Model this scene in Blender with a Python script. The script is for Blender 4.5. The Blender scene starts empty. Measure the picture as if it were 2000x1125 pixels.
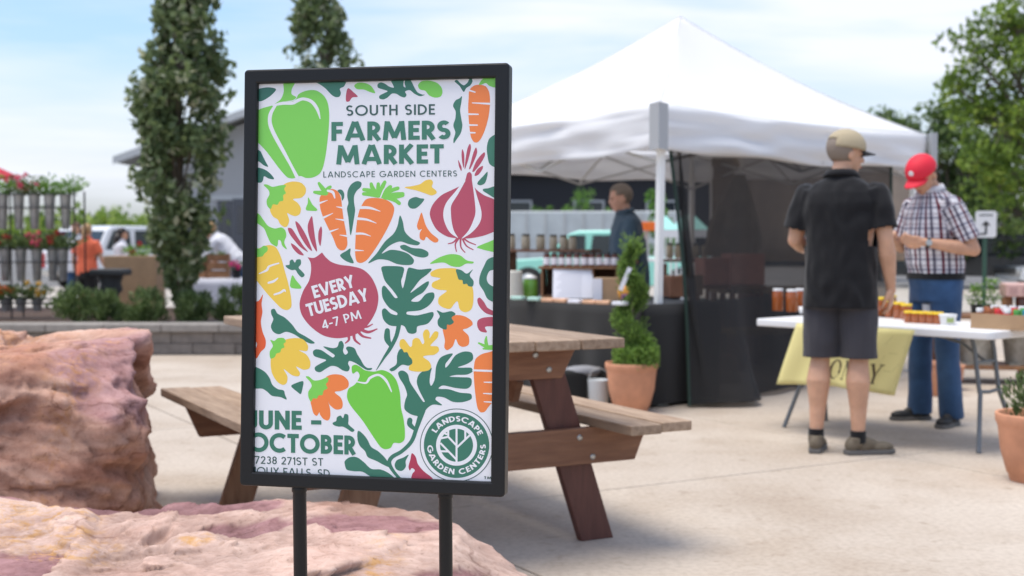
import bpy, bmesh, math, random
from mathutils import Vector, Matrix, Euler, noise
from mathutils.geometry import tessellate_polygon
random.seed(7)
sc = bpy.context.scene
COL = sc.collection
R = math.radians

# ------------------------------------------------------------------ camera
CAM_H = 1.2
PITCH = math.atan(92.5/2500)
cam_d = bpy.data.cameras.new('camera'); cam = bpy.data.objects.new('camera', cam_d); COL.objects.link(cam)
cam.location = (0, 0, CAM_H); cam.rotation_euler = (math.pi/2-PITCH, 0, 0)
cam_d.sensor_width = 36; cam_d.lens = 45; cam_d.clip_start = 0.05; cam_d.clip_end = 3000
cam_d.dof.use_dof = True; cam_d.dof.focus_distance = 2.86; cam_d.dof.aperture_fstop = 4.0
sc.camera = cam
sc.view_settings.view_transform = 'Standard'; sc.view_settings.look = 'None'
sc.view_settings.exposure = 0.74; sc.view_settings.gamma = 1; sc.view_settings.use_curve_mapping = False

# ------------------------------------------------------------------ sky and sun
SUN_EL, SUN_AZ = R(76), R(-100)      # azimuth measured from +Y towards +X
w = bpy.data.worlds.new('World'); sc.world = w; w.use_nodes = True
nt = w.node_tree; N = nt.nodes; L = nt.links; N.clear()
out = N.new('ShaderNodeOutputWorld'); bg = N.new('ShaderNodeBackground'); bg.inputs[1].default_value = 0.115
sky = N.new('ShaderNodeTexSky'); sky.sky_type = 'NISHITA'; sky.sun_disc = False
sky.sun_elevation = SUN_EL; sky.sun_rotation = SUN_AZ; sky.air_density = 1.2; sky.dust_density = 2.2; sky.ozone_density = 1.5
tc = N.new('ShaderNodeTexCoord'); mp = N.new('ShaderNodeMapping'); mp.inputs['Scale'].default_value = (1.0, 1.0, 5.5)
mp.inputs["Location"].default_value = (0.37, 0.2, 0.55)
n1 = N.new('ShaderNodeTexNoise'); n1.inputs['Scale'].default_value = 2.1; n1.inputs['Detail'].default_value = 7; n1.inputs['Roughness'].default_value = 0.52
n1.inputs['Distortion'].default_value = 0.35
cr = N.new('ShaderNodeValToRGB'); cr.color_ramp.elements[0].position = 0.40; cr.color_ramp.elements[1].position = 0.66
cr.color_ramp.elements[0].color = (0.05, 0.05, 0.05, 1); cr.color_ramp.elements[1].color = (0.93, 0.93, 0.93, 1)
mx = N.new('ShaderNodeMix'); mx.data_type = 'RGBA'
mx.inputs[7].default_value = (5.3, 5.45, 6.1, 1)
tint = N.new('ShaderNodeMix'); tint.data_type = 'RGBA'; tint.blend_type = 'MULTIPLY'; tint.inputs[0].default_value = 1
tint.inputs[7].default_value = (0.86, 1.0, 1.16, 1)
L.new(tc.outputs['Generated'], mp.inputs[0]); L.new(mp.outputs[0], n1.inputs[0]); L.new(n1.outputs[0], cr.inputs[0])
L.new(sky.outputs[0], tint.inputs[6]); L.new(cr.outputs[0], mx.inputs[0]); L.new(tint.outputs[2], mx.inputs[6]); L.new(mx.outputs[2], bg.inputs[0]); L.new(bg.outputs[0], out.inputs[0])
sd = bpy.data.lights.new('sun', 'SUN'); so = bpy.data.objects.new('sun', sd); COL.objects.link(so)
sd.energy = 2.0; sd.angle = R(38); sd.color = (1, 0.92, 0.80)
sdir = Vector((math.sin(SUN_AZ)*math.cos(SUN_EL), math.cos(SUN_AZ)*math.cos(SUN_EL), math.sin(SUN_EL)))
so.rotation_euler = sdir.to_track_quat('Z', 'Y').to_euler()

# ------------------------------------------------------------------ helpers
cM = Euler((-PITCH, 0, 0)).to_matrix()
def ray(px, py):
    return cM @ Vector(((px-1000)/2500, 1, (562.5-py)/2500))
def P(px, py, Y):                       # point seen at a place of the photo, Y metres in front of the camera
    d = ray(px, py); k = Y/d.y
    return Vector((d.x*k, Y, CAM_H+d.z*k))
def G(px, py, z=0.0):                   # point on the horizontal plane z
    d = ray(px, py); k = (z-CAM_H)/d.z
    return Vector((d.x*k, d.y*k, z))
def s2l(c):
    c = c/255
    return c/12.92 if c <= 0.04045 else ((c+0.055)/1.055)**2.4
def rgb(r, g, b): return (s2l(r), s2l(g), s2l(b), 1)

def tag(o, label=None, cat=None, group=None, kind=None):
    if label: o['label'] = label
    if cat: o['category'] = cat
    if group: o['group'] = group
    if kind: o['kind'] = kind
    return o
def empty(name, loc, rz=0, label=None, cat=None, group=None):
    o = bpy.data.objects.new(name, None); COL.objects.link(o); o.empty_display_size = 0.1
    o.location = loc; o.rotation_euler = (0, 0, rz)
    return tag(o, label, cat, group)
def link(name, me, parent=None, loc=(0, 0, 0), rot=(0, 0, 0)):
    o = bpy.data.objects.new(name, me); COL.objects.link(o); o.parent = parent; o.location = loc; o.rotation_euler = rot
    return o
def copy_tree(o, parent=None):
    c = o.copy(); COL.objects.link(c)
    if parent is not None: c.parent = parent
    for ch in list(o.children): copy_tree(ch, c)
    return c

class MB:
    def __init__(s): s.v = []; s.f = []; s.m = []; s.sm = []
    def add(s, vs, fs, mi=0, smooth=False):
        b = len(s.v); s.v += [Vector(v) for v in vs]
        for f in fs: s.f.append([b+i for i in f]); s.m.append(mi); s.sm.append(smooth)
        return s
    def box(s, c, d, rot=None, mi=0):
        c = Vector(c); h = Vector(d)/2
        M = rot if isinstance(rot, Matrix) else (Euler(rot).to_matrix() if rot else Matrix.Identity(3))
        vs = [c + M @ Vector((sx*h.x, sy*h.y, sz*h.z)) for sz in (-1, 1) for sy in (-1, 1) for sx in (-1, 1)]
        return s.add(vs, [(0,2,3,1),(4,5,7,6),(0,1,5,4),(2,6,7,3),(0,4,6,2),(1,3,7,5)], mi)
    def beam(s, a, b, wd, ht, up=(0,0,1), mi=0):        # box from a to b, wd across, ht along up
        a = Vector(a); b = Vector(b); d = (b-a); l = d.length; y = d.normalized()
        x = y.cross(Vector(up))
        if x.length < 1e-5: x = Vector((1,0,0))
        x.normalize(); z = x.cross(y)
        M = Matrix((x, y, z)).transposed()
        return s.box((a+b)/2, (wd, l, ht), M, mi)
    def lathe(s, prof, n=24, c=(0,0,0), mi=0, smooth=True, sx=1, sy=1):
        c = Vector(c); vs = []; fs = []
        for r, z in prof:
            for i in range(n):
                a = 2*math.pi*i/n; vs.append(c+Vector((r*math.cos(a)*sx, r*math.sin(a)*sy, z)))
        for k in range(len(prof)-1):
            for i in range(n):
                j = (i+1) % n; fs.append((k*n+i, k*n+j, (k+1)*n+j, (k+1)*n+i))
        s.add(vs, fs, mi, smooth)
        if prof[0][0] > 1e-4: s.add([vs[i] for i in range(n)], [tuple(range(n))[::-1]], mi)
        if prof[-1][0] > 1e-4: s.add([vs[(len(prof)-1)*n+i] for i in range(n)], [tuple(range(n))], mi)
        return s
    def tube(s, pts, r, n=8, mi=0, caps=True, smooth=True):
        pts = [Vector(p) for p in pts]; rs = r if isinstance(r, (list, tuple)) else [r]*len(pts)
        vs = []; fs = []; prev = None
        for k, p in enumerate(pts):
            t = (pts[min(k+1, len(pts)-1)]-pts[max(k-1, 0)]).normalized()
            if prev is None:
                x = t.orthogonal().normalized()
            else:
                x = (prev - t*prev.dot(t))
                x = x.normalized() if x.length > 1e-6 else t.orthogonal().normalized()
            prev = x; y = t.cross(x)
            for i in range(n):
                a = 2*math.pi*i/n; vs.append(p+(x*math.cos(a)+y*math.sin(a))*rs[k])
        for k in range(len(pts)-1):
            for i in range(n):
                j = (i+1) % n; fs.append((k*n+i, k*n+j, (k+1)*n+j, (k+1)*n+i))
        s.add(vs, fs, mi, smooth)
        if caps:
            s.add(vs[:n], [tuple(range(n))[::-1]], mi); s.add(vs[-n:], [tuple(range(n))], mi)
        return s
    def ball(s, c, r, n=12, m=8, mi=0, M=None):
        r = r if isinstance(r, (list, tuple)) else (r, r, r); c = Vector(c); vs = []; fs = []
        M = M or Matrix.Identity(3)
        for k in range(m+1):
            t = math.pi*k/m
            for i in range(n):
                a = 2*math.pi*i/n
                vs.append(c+M @ Vector((r[0]*math.sin(t)*math.cos(a), r[1]*math.sin(t)*math.sin(a), -r[2]*math.cos(t))))
        for k in range(m):
            for i in range(n):
                j = (i+1) % n; fs.append((k*n+i, k*n+j, (k+1)*n+j, (k+1)*n+i))
        return s.add(vs, fs, mi, True)
    def prism(s, poly, z0, z1, M=None, mi=0):           # polygon in xy extruded along z
        M = M or Matrix.Identity(4); n = len(poly)
        vs = [M @ Vector((x, y, z0)) for x, y in poly]+[M @ Vector((x, y, z1)) for x, y in poly]
        fs = [tuple(range(n))[::-1], tuple(range(n, 2*n))]+[(i, (i+1) % n, n+(i+1) % n, n+i) for i in range(n)]
        return s.add(vs, fs, mi)
    def mesh(s, name, mats):
        me = bpy.data.meshes.new(name); me.from_pydata([tuple(v) for v in s.v], [], s.f)
        for m in (mats if isinstance(mats, (list, tuple)) else [mats]): me.materials.append(m)
        me.polygons.foreach_set('material_index', s.m); me.polygons.foreach_set('use_smooth', s.sm); me.update()
        return me
    def build(s, name, mats, parent=None, loc=(0,0,0), rot=(0,0,0), bevel=0, seg=2):
        o = link(name, s.mesh(name, mats), parent, loc, rot)
        if bevel:
            b = o.modifiers.new('bevel', 'BEVEL'); b.width = bevel; b.segments = seg; b.limit_method = 'ANGLE'; b.angle_limit = R(35)
            for p in o.data.polygons: p.use_smooth = True
            wn = o.modifiers.new('wn', 'WEIGHTED_NORMAL'); wn.keep_sharp = True
        return o

# ------------------------------------------------------------------ materials
def mat(name, col, rough=0.6, metal=0, spec=0.5, bump=0, bscale=50, var=0, vscale=6, coords='Object', stretch=(1,1,1), col2=None, sss=0, coat=0, trans=0, alpha=1, sheen=0, detail=5, vlo=0.35, vhi=0.65, translucent=0, emis=None, objvar=0):
    m = bpy.data.materials.new(name); m.use_nodes = True; nt = m.node_tree; b = nt.nodes['Principled BSDF']
    b.inputs['Base Color'].default_value = col; b.inputs['Roughness'].default_value = rough; b.inputs['Metallic'].default_value = metal
    b.inputs['Specular IOR Level'].default_value = spec
    if sss: b.inputs['Subsurface Weight'].default_value = sss; b.inputs['Subsurface Radius'].default_value = (0.02, 0.008, 0.004); b.inputs['Subsurface Scale'].default_value = 0.5
    if coat: b.inputs['Coat Weight'].default_value = coat; b.inputs['Coat Roughness'].default_value = 0.12
    if trans: b.inputs['Transmission Weight'].default_value = trans
    if sheen: b.inputs['Sheen Weight'].default_value = sheen; b.inputs['Sheen Roughness'].default_value = 0.5
    if alpha < 1: b.inputs['Alpha'].default_value = alpha
    tcn = nt.nodes.new('ShaderNodeTexCoord'); mpn = nt.nodes.new('ShaderNodeMapping'); mpn.inputs['Scale'].default_value = stretch
    nt.links.new(tcn.outputs[coords], mpn.inputs[0])
    last = None
    if var or col2:
        nz = nt.nodes.new('ShaderNodeTexNoise'); nz.inputs['Scale'].default_value = vscale; nz.inputs['Detail'].default_value = detail; nz.inputs['Roughness'].default_value = 0.6
        nt.links.new(mpn.outputs[0], nz.inputs[0])
        rp = nt.nodes.new('ShaderNodeValToRGB'); rp.color_ramp.elements[0].position = vlo; rp.color_ramp.elements[1].position = vhi
        c2 = col2 or tuple(min(1, c*(1+var)) for c in col[:3])+(1,); c1 = col if col2 else tuple(c*(1-var) for c in col[:3])+(1,)
        rp.color_ramp.elements[0].color = c1; rp.color_ramp.elements[1].color = c2
        nt.links.new(nz.outputs[0], rp.inputs[0]); nt.links.new(rp.outputs[0], b.inputs['Base Color']); last = rp.outputs[0]
    if objvar:
        oi = nt.nodes.new('ShaderNodeObjectInfo'); hs = nt.nodes.new('ShaderNodeHueSaturation')
        mr = nt.nodes.new('ShaderNodeMapRange'); mr.inputs[3].default_value = 1-objvar; mr.inputs[4].default_value = 1+objvar
        nt.links.new(oi.outputs['Random'], mr.inputs[0]); nt.links.new(mr.outputs[0], hs.inputs['Value'])
        if last: nt.links.new(last, hs.inputs['Color'])
        else: hs.inputs['Color'].default_value = col
        nt.links.new(hs.outputs[0], b.inputs['Base Color'])
    if bump:
        nb = nt.nodes.new('ShaderNodeTexNoise'); nb.inputs['Scale'].default_value = bscale; nb.inputs['Detail'].default_value = 6
        nt.links.new(mpn.outputs[0], nb.inputs[0]); bp = nt.nodes.new('ShaderNodeBump'); bp.inputs['Strength'].default_value = bump; bp.inputs['Distance'].default_value = 0.01
        nt.links.new(nb.outputs[0], bp.inputs['Height']); nt.links.new(bp.outputs[0], b.inputs['Normal'])
    if translucent:
        tr = nt.nodes.new('ShaderNodeBsdfTranslucent'); ms = nt.nodes.new('ShaderNodeMixShader'); ms.inputs[0].default_value = translucent
        tr.inputs[0].default_value = tuple(min(1, c*1.3) for c in col[:3])+(1,)
        src = b.inputs['Base Color'].links
        if src: nt.links.new(src[0].from_socket, tr.inputs[0])
        nt.links.new(b.outputs[0], ms.inputs[1]); nt.links.new(tr.outputs[0], ms.inputs[2]); nt.links.new(ms.outputs[0], nt.nodes['Material Output'].inputs[0])
    return m
def wood(name, c1, c2, rough=0.75, stretch=(2, 14, 14), bump=0.35):
    m = mat(name, c1, rough, col2=c2, vscale=3.0, stretch=stretch, bump=bump, bscale=9, detail=8, vlo=0.3, vhi=0.7, objvar=0.12)
    return m
# ================================================================== SETTING: ground, pavement
m_asph = mat('asphalt_lot', (0.16, 0.155, 0.15, 1), 0.9, var=0.25, vscale=0.6, bump=0.3, bscale=60)
m_conc = mat('concrete', (0.47, 0.405, 0.34, 1), 0.85, col2=(0.60, 0.53, 0.455, 1), vscale=0.9, detail=10, coords='Generated', bump=0, vlo=0.3, vhi=0.72)
def concrete():
    m = bpy.data.materials.new('brushed_concrete'); m.use_nodes = True; nt = m.node_tree; b = nt.nodes['Principled BSDF']; A = nt.nodes.new; K = nt.links.new
    b.inputs['Roughness'].default_value = 0.82; b.inputs['Specular IOR Level'].default_value = 0.3
    g = A('ShaderNodeNewGeometry')
    def nz(sc_, d, lo, hi, c1, c2):
        n = A('ShaderNodeTexNoise'); n.inputs['Scale'].default_value = sc_; n.inputs['Detail'].default_value = d; n.inputs['Roughness'].default_value = 0.6; K(g.outputs['Position'], n.inputs[0])
        r = A('ShaderNodeValToRGB'); r.color_ramp.elements[0].position = lo; r.color_ramp.elements[1].position = hi; r.color_ramp.elements[0].color = c1; r.color_ramp.elements[1].color = c2
        K(n.outputs[0], r.inputs[0]); return r.outputs[0]
    def mul(a, c):
        x = A('ShaderNodeMix'); x.data_type = 'RGBA'; x.blend_type = 'MULTIPLY'; x.inputs[0].default_value = 1; K(a, x.inputs[6]); K(c, x.inputs[7]); return x.outputs[2]
    base = nz(0.55, 5, 0.35, 0.66, (0.455, 0.385, 0.315, 1), (0.535, 0.465, 0.39, 1))
    st = nz(1.3, 9, 0.34, 0.54, (0.86, 0.825, 0.79, 1), (1, 1, 1, 1))
    sp = nz(38, 3, 0.3, 0.6, (0.86, 0.85, 0.84, 1), (1.04, 1.04, 1.04, 1))
    crk = nz(9, 10, 0.30, 0.42, (0.82, 0.79, 0.76, 1), (1, 1, 1, 1))
    K(mul(mul(mul(base, st), sp), crk), b.inputs['Base Color'])
    n = A('ShaderNodeTexNoise'); n.inputs['Scale'].default_value = 60; n.inputs['Detail'].default_value = 6; K(g.outputs['Position'], n.inputs[0])
    bp = A('ShaderNodeBump'); bp.inputs['Strength'].default_value = 0.25; bp.inputs['Distance'].default_value = 0.004; K(n.outputs[0], bp.inputs['Height']); K(bp.outputs[0], b.inputs['Normal'])
    return m
m_conc = concrete()
m_joint = mat('joint_dark', (0.14, 0.12, 0.10, 1), 0.95)
MB().add([(-900,-60,-0.05),(900,-60,-0.05),(900,1800,-0.05),(-900,1800,-0.05)], [(0,1,2,3)]).build('ground', m_asph)
tag(bpy.data.objects['ground'], kind='structure')
# patio of cast slabs with recessed joints
pv = MB().add([(-14,-3,-0.02),(16,-3,-0.02),(16,22,-0.02),(-14,22,-0.02)], [(0,1,2,3)]).build('pavement', m_joint); tag(pv, kind='structure')
ang = R(30); U = Vector((math.cos(ang), math.sin(ang), 0)); V = Vector((-math.sin(ang), math.cos(ang), 0))
SL = 3.05; slab = MB().box((0,0,-0.05), (SL-0.012, SL-0.012, 0.1)).mesh('slab', m_conc)
for i in range(-6, 9):
    for j in range(-5, 8):
        c = U*(2.36+SL*(i+0.5)) + V*(5.08+SL*(j+0.5))
        if -10 < c.x < 13 and -1 < c.y < 20:
            o = link('slab', slab, pv, c, (0, 0, ang)); b = o.modifiers.new('bevel', 'BEVEL'); b.width = 0.006; b.segments = 2
gr = MB().add([(-40,21,-0.03),(60,21,-0.03),(60,34,-0.03),(-40,34,-0.03)], [(0,1,2,3)]).build('gravel_strip', mat('gravel', (0.42,0.38,0.33,1), 0.9, var=0.3, vscale=20)); tag(gr, kind='structure')

# ================================================================== SIGN STAND
SC = Vector((-0.30914, 2.81011, 1.11650)); SE = Euler((-0.0405, 0.00234, -0.21224)); SW, SH = 0.61, 0.93405
root = empty('poster_stand', (SC.x, SC.y, 0), 0, 'black framed farmers market poster on two black posts in front of the pink boulder', 'sign stand')
SM = SE.to_matrix()
m_frame = mat('black_powder_coat', (0.008, 0.008, 0.009, 1), 0.40, spec=0.38, bump=0.04, bscale=300)
def rrect(hw, hh, r, y, n=5):
    out = []
    for cx, cz, a0 in ((hw-r, hh-r, 0), (-hw+r, hh-r, 90), (-hw+r, -hh+r, 180), (hw-r, -hh+r, 270)):
        for k in range(n+1):
            a = R(a0+90*k/n); out.append(Vector((cx+r*math.cos(a), y, cz+r*math.sin(a))))
    return out
def rings(mb, rs, mi=0, smooth=True):
    n = len(rs[0]); vs = [v for r in rs for v in r]; fs = []
    for k in range(len(rs)-1):
        for i in range(n):
            j = (i+1) % n; fs.append((k*n+i, k*n+j, (k+1)*n+j, (k+1)*n+i))
    return mb.add(vs, fs, mi, smooth)
hw, hh = SW/2, SH/2; fw = 0.0315
mb = MB()
outr = [rrect(hw, hh, .009, .032), rrect(hw, hh, .009, .004), rrect(hw-.0012, hh-.0012, .008, .0012), rrect(hw-.004, hh-.004, .006, 0),
        rrect(hw-fw+.004, hh-fw+.004, .001, .0004), rrect(hw-fw+.001, hh-fw+.001, .001, .0018), rrect(hw-fw, hh-fw, .001, .005), rrect(hw-fw, hh-fw, .001, .0112), rrect(hw-fw-.001, hh-fw-.001, .001, .014)]
rings(mb, [[v for v in r] for r in outr])
loc = SC - Vector((SC.x, SC.y, 0))
fr = mb.build('frame', m_frame, root, loc, SE)
for p in fr.data.polygons: p.use_smooth = False
bk = MB().box((0, 0.026, 0), (SW-.006, .012, SH-.006)).build('back_panel', m_frame, root, loc, SE)
mm = MB()                                             # mitre seams at the four corners
YP = 0.0115                                           # poster plane behind the front of the frame
# ---- printed poster: outlines traced from the photograph, laid on the poster's own plane
PZ = SC
nrm = SM @ Vector((0, 1, 0))
plane_pt = SC + SM @ Vector((0, YP, 0))
SMi = SM.inverted()
def px2loc(px, py):
    d = ray(px, py); o = Vector((0, 0, CAM_H)); k = (plane_pt-o).dot(nrm)/d.dot(nrm)
    l = SMi @ (o+d*k-SC); return (l.x, l.z)
CY = {'T': 110, 'M': 400, 'B': 680}
def cm(c, x, y): return px2loc(460+x/3.629, CY[c]+y/3.629)
HX, HZ = hw-fw+.012, hh-fw+.012
def clip(poly):                                       # keep the print on the sheet
    for ax, s_, lim in ((0,1,HX),(0,-1,HX),(1,1,HZ),(1,-1,HZ)):
        outp = []
        for i in range(len(poly)):
            a, b = poly[i-1], poly[i]; da = lim-s_*a[ax]; db = lim-s_*b[ax]
            if (da >= 0) != (db >= 0):
                t = da/(da-db); outp.append((a[0]+(b[0]-a[0])*t, a[1]+(b[1]-a[1])*t))
            if db >= 0: outp.append(b)
        poly = outp
        if len(poly) < 3: return []
    return poly
def smooth_closed(pts, n=5):
    out = []; N_ = len(pts)
    for i in range(N_):
        p0, p1, p2, p3 = [Vector(pts[(i+k-1) % N_]) for k in range(4)]
        for k in range(n):
            t = k/n
            # centripetal-ish Catmull-Rom with softened tangents
            m1 = (p2-p0)*0.5; m2 = (p3-p1)*0.5; l = (p2-p1).length
            if m1.length > l*0.9: m1 = m1.normalized()*l*0.9
            if m2.length > l*0.9: m2 = m2.normalized()*l*0.9
            q = p1*(2*t**3-3*t*t+1)+m1*(t**3-2*t*t+t)+p2*(-2*t**3+3*t*t)+m2*(t**3-t*t)
            out.append((q.x, q.y))
    return out
def smooth_open(pts, n=5):
    out = []; N_ = len(pts)
    for i in range(N_-1):
        p0 = Vector(pts[max(i-1, 0)]); p1 = Vector(pts[i]); p2 = Vector(pts[i+1]); p3 = Vector(pts[min(i+2, N_-1)])
        for k in range(n):
            t = k/n; m1 = (p2-p0)*0.5; m2 = (p3-p1)*0.5
            q = p1*(2*t**3-3*t*t+1)+m1*(t**3-2*t*t+t)+p2*(-2*t**3+3*t*t)+m2*(t**3-t*t); out.append(q)
    out.append(Vector(pts[-1])); return out
class Print:
    def __init__(s): s.mb = MB(); s.k = 0
    def poly(s, pts, mi, layer=0, jit=True):
        pts = clip(pts)
        if len(pts) < 3: return
        s.k += 1; y = YP - .0002 - layer*.00005 - (s.k % 13)*.000003
        vs = [Vector((x, y, z)) for x, z in pts]
        tr = tessellate_polygon([[Vector((x, z, 0)) for x, z in pts]])
        fs = []
        for t in tr:
            a, b, c = [vs[i] for i in t]
            if (b-a).cross(c-a).y > 0: t = (t[0], t[2], t[1])
            fs.append(tuple(t))
        s.mb.add(vs, fs, mi)
    def shape(s, c, pts, mi, layer=0, n=5):
        s.poly([cm(c, x, y) for x, y in smooth_closed(pts, n)], mi, layer)
    def stroke(s, c, pts, wd, mi, layer=0, sm=True, cap=True):
        wd = wd if isinstance(wd, (list, tuple)) else [wd]*len(pts)
        P3 = [Vector((x, y, w_)) for (x, y), w_ in zip(pts, wd)]
        Q = smooth_open(P3, 6) if sm else P3
        Lf, Rt = [], []
        for i, q in enumerate(Q):
            t = (Q[min(i+1, len(Q)-1)]-Q[max(i-1, 0)]).to_2d().normalized(); nn = Vector((-t.y, t.x))
            Lf.append(q.to_2d()+nn*q.z/2); Rt.append(q.to_2d()-nn*q.z/2)
        capp = []
        if cap:
            q = Q[-1]; t = (Q[-1]-Q[-2]).to_2d().normalized(); nn = Vector((-t.y, t.x))
            for a in (60, 30, 0, -30, -60): capp.append(q.to_2d()+(nn*math.sin(R(a))+t*math.cos(R(a)))*q.z/2)
        capb = []
        if cap:
            q = Q[0]; t = (Q[0]-Q[1]).to_2d().normalized(); nn = Vector((-t.y, t.x))
            for a in (60, 30, 0, -30, -60): capb.append(q.to_2d()+(nn*math.sin(R(a))+t*math.cos(R(a)))*q.z/2)
        s.poly([cm(c, p.x, p.y) for p in Lf+capp+Rt[::-1]+capb], mi, layer)
DG, DG2, LG, OR_, YE, BE, BE2, RO, WH, INK, LG2, DK = range(12)
pr = Print()
S = pr.shape; K_ = pr.stroke
# --- top
S('T', [(120,250),(190,225),(240,220),(287,233),(260,270),(220,300),(180,318),(120,316)], DK)
S('T', [(275,340),(320,305),(342,250),(345,170),(425,170),(400,230),(398,268),(430,290),(408,310),(360,318),(320,326)], LG)
S('T', [(110,420),(180,372),(265,347),(330,320),(400,320),(430,300),(448,268),(505,243),(570,242),(622,275),(652,325),(664,400),(660,520),(642,680),(622,780),(596,832),(550,858),(500,862),(460,848),(430,860),(400,866),(365,856),(310,795),(220,675),(110,545)], LG)
K_('T', [(268,348),(335,333),(405,332),(432,318),(480,302),(540,322),(580,375),(600,442)], [14,22,22,24,21,24,22,6], WH, 2)
K_('T', [(285,345),(250,405),(244,470),(270,545),(335,665),(395,775),(440,862)], [18,26,27,28,26,20,26], WH, 2)
S('T', [(550,170),(600,200),(640,230),(680,272),(710,289),(737,285),(747,260),(740,230),(770,212),(780,170)], DG2)
S('T', [(798,226),(838,256),(866,286),(828,292),(805,320),(784,318),(784,270)], BE)
S('T', [(842,208),(868,188),(920,190),(960,210),(985,245),(988,262),(950,252),(910,236),(860,232)], LG)
S('T', [(1008,198),(1030,185),(1060,195),(1090,215),(1122,222),(1115,200),(1098,150),(1185,150),(1190,210),(1205,220),(1198,185),(1215,150),(1242,170),(1265,215),(1290,255),(1325,271),(1342,272),(1310,283),(1268,265),(1235,240),(1202,250),(1212,272),(1200,291),(1172,285),(1140,266),(1108,265),(1080,290),(1050,305),(1022,300),(1020,280),(1052,262),(1078,247),(1045,235),(1010,222)], DG2)
S('T', [(1294,205),(1318,178),(1370,172),(1425,187),(1458,218),(1467,255),(1452,286),(1410,292),(1370,275),(1345,245),(1308,235)], LG)
S('T', [(1553,178),(1570,168),(1598,195),(1620,205),(1645,185),(1665,150),(1680,175),(1665,205),(1635,226),(1619,252),(1604,235),(1588,210)], DK)
S('T', [(1652,300),(1658,240),(1690,208),(1735,202),(1776,215),(1799,260),(1804,330),(1795,420),(1772,510),(1742,580),(1716,609),(1690,607),(1668,570),(1656,480),(1649,380)], OR_)
S('T', [(1725,200),(1748,165),(1780,150),(1850,150),(1850,218),(1800,210),(1775,190),(1745,200)], LG, 1)
for a in ([(1640,236),(1698,254)], [(1678,330),(1810,337)], [(1640,410),(1720,411)], [(1648,487),(1714,488)], [(1652,541),(1698,542)]): K_('T', a, [13, 9] if a[0][0] < 1660 else [6, 15], WH, 2)
S('T', [(1605,283),(1600,330),(1592,380),(1600,440),(1608,490),(1596,545),(1566,590),(1547,616),(1545,590),(1558,540),(1544,490),(1558,440),(1560,390),(1542,350),(1560,312),(1588,298)], DG)
S('T', [(1850,560),(1800,582),(1782,640),(1785,700),(1802,765),(1850,780)], DG)
S('T', [(120,650),(175,672),(195,710),(215,750),(231,782),(200,772),(165,745),(120,735)], DK)
S('T', [(120,790),(180,793),(220,810),(255,840),(273,870),(235,866),(203,850),(195,878),(180,895),(120,885)], DK)
for q in ([(1578,735),(1592,760),(1603,790),(1600,813),(1584,780)], [(1608,658),(1620,690),(1622,740),(1618,792),(1606,745),(1602,690)],
          [(1662,620),(1669,650),(1656,710),(1641,760),(1624,800),(1632,720),(1645,650)], [(1704,646),(1713,680),(1692,740),(1664,797),(1654,800),(1668,750),(1684,690)],
          [(1764,680),(1767,705),(1737,760),(1692,816),(1678,817),(1703,750),(1735,705)], [(1752,776),(1750,800),(1720,840),(1694,845),(1715,800)]): S('T', q, BE)
# onion on the right
S('M', [(1642,-222),(1660,-232),(1674,-215),(1678,-160),(1706,-110),(1762,-68),(1850,-20),(1850,170),(1790,208),(1720,228),(1650,238),(1560,236),(1498,224),(1430,180),(1393,120),(1377,60),(1400,-5),(1460,-68),(1540,-108),(1602,-140),(1628,-175)], BE)
K_('M', [(1624,-170),(1568,-85),(1512,-5),(1500,65),(1510,130),(1535,190),(1575,232)], [10,26,40,55,48,30,4], WH, 2)
K_('M', [(1680,-168),(1702,-60),(1722,50),(1708,120),(1662,190),(1605,238)], [6,20,42,48,26,4], WH, 2)
for a in ([(1575,232),(1545,265),(1508,276)], [(1582,238),(1558,280),(1566,330)], [(1595,240),(1598,300),(1626,337)], [(1608,238),(1636,290),(1684,318)], [(1615,235),(1650,262),(1702,283)]): K_('M', a, [14,10,7], BE)
S('T', [(1786,818),(1782,860),(1766,900),(1735,914),(1714,905),(1722,885),(1755,850)], DG)
S('T', [(1850,925),(1790,935),(1756,940),(1754,952),(1780,970),(1850,1005)], DG)
S('T', [(1198,928),(1250,920),(1308,906),(1345,880),(1385,874),(1400,895),(1392,925),(1420,950),(1425,970),(1390,986),(1340,970),(1280,950),(1230,940)], YE)
S('T', [(1338,1013),(1312,1050),(1275,1078),(1240,1076),(1222,1050),(1233,1015),(1275,997),(1310,1006)], DG)
# big carrot
for a in ([(1010,990),(955,978),(908,975)], [(1005,985),(960,955),(910,945)], [(1010,985),(972,935),(962,905)], [(1020,985),(1012,940),(1012,905)], [(1028,990),(1040,930),(1058,892)]): K_('T', a, [26,30,24], LG)
for a in ([(1042,995),(1072,950),(1098,925)], [(1050,998),(1100,955),(1150,935)], [(1055,1000),(1120,980),(1185,975)], [(1060,1005),(1120,1000),(1185,985)], [(1080,1005),(1130,1020),(1160,1042)]): K_('T', a, [24,28,26], LG)
K_('T', [(1028,1000),(1052,945),(1085,905)], [8,9,7], WH, 1)
S('M', [(905,-15),(932,-42),(990,-49),(1060,-38),(1105,-12),(1125,25),(1115,80),(1080,160),(1030,250),(975,335),(930,392),(890,412),(860,402),(848,350),(850,250),(858,140),(875,50)], OR_)
for a, w_ in (([(868,20),(950,22),(1026,46)], [20,18,4]), ([(862,98),(930,105),(998,130)], [18,15,4]), ([(850,205),(905,205),(958,222)], [16,14,4]), ([(845,322),(908,325)], [14,4])): K_('M', a, w_, WH, 2)
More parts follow.
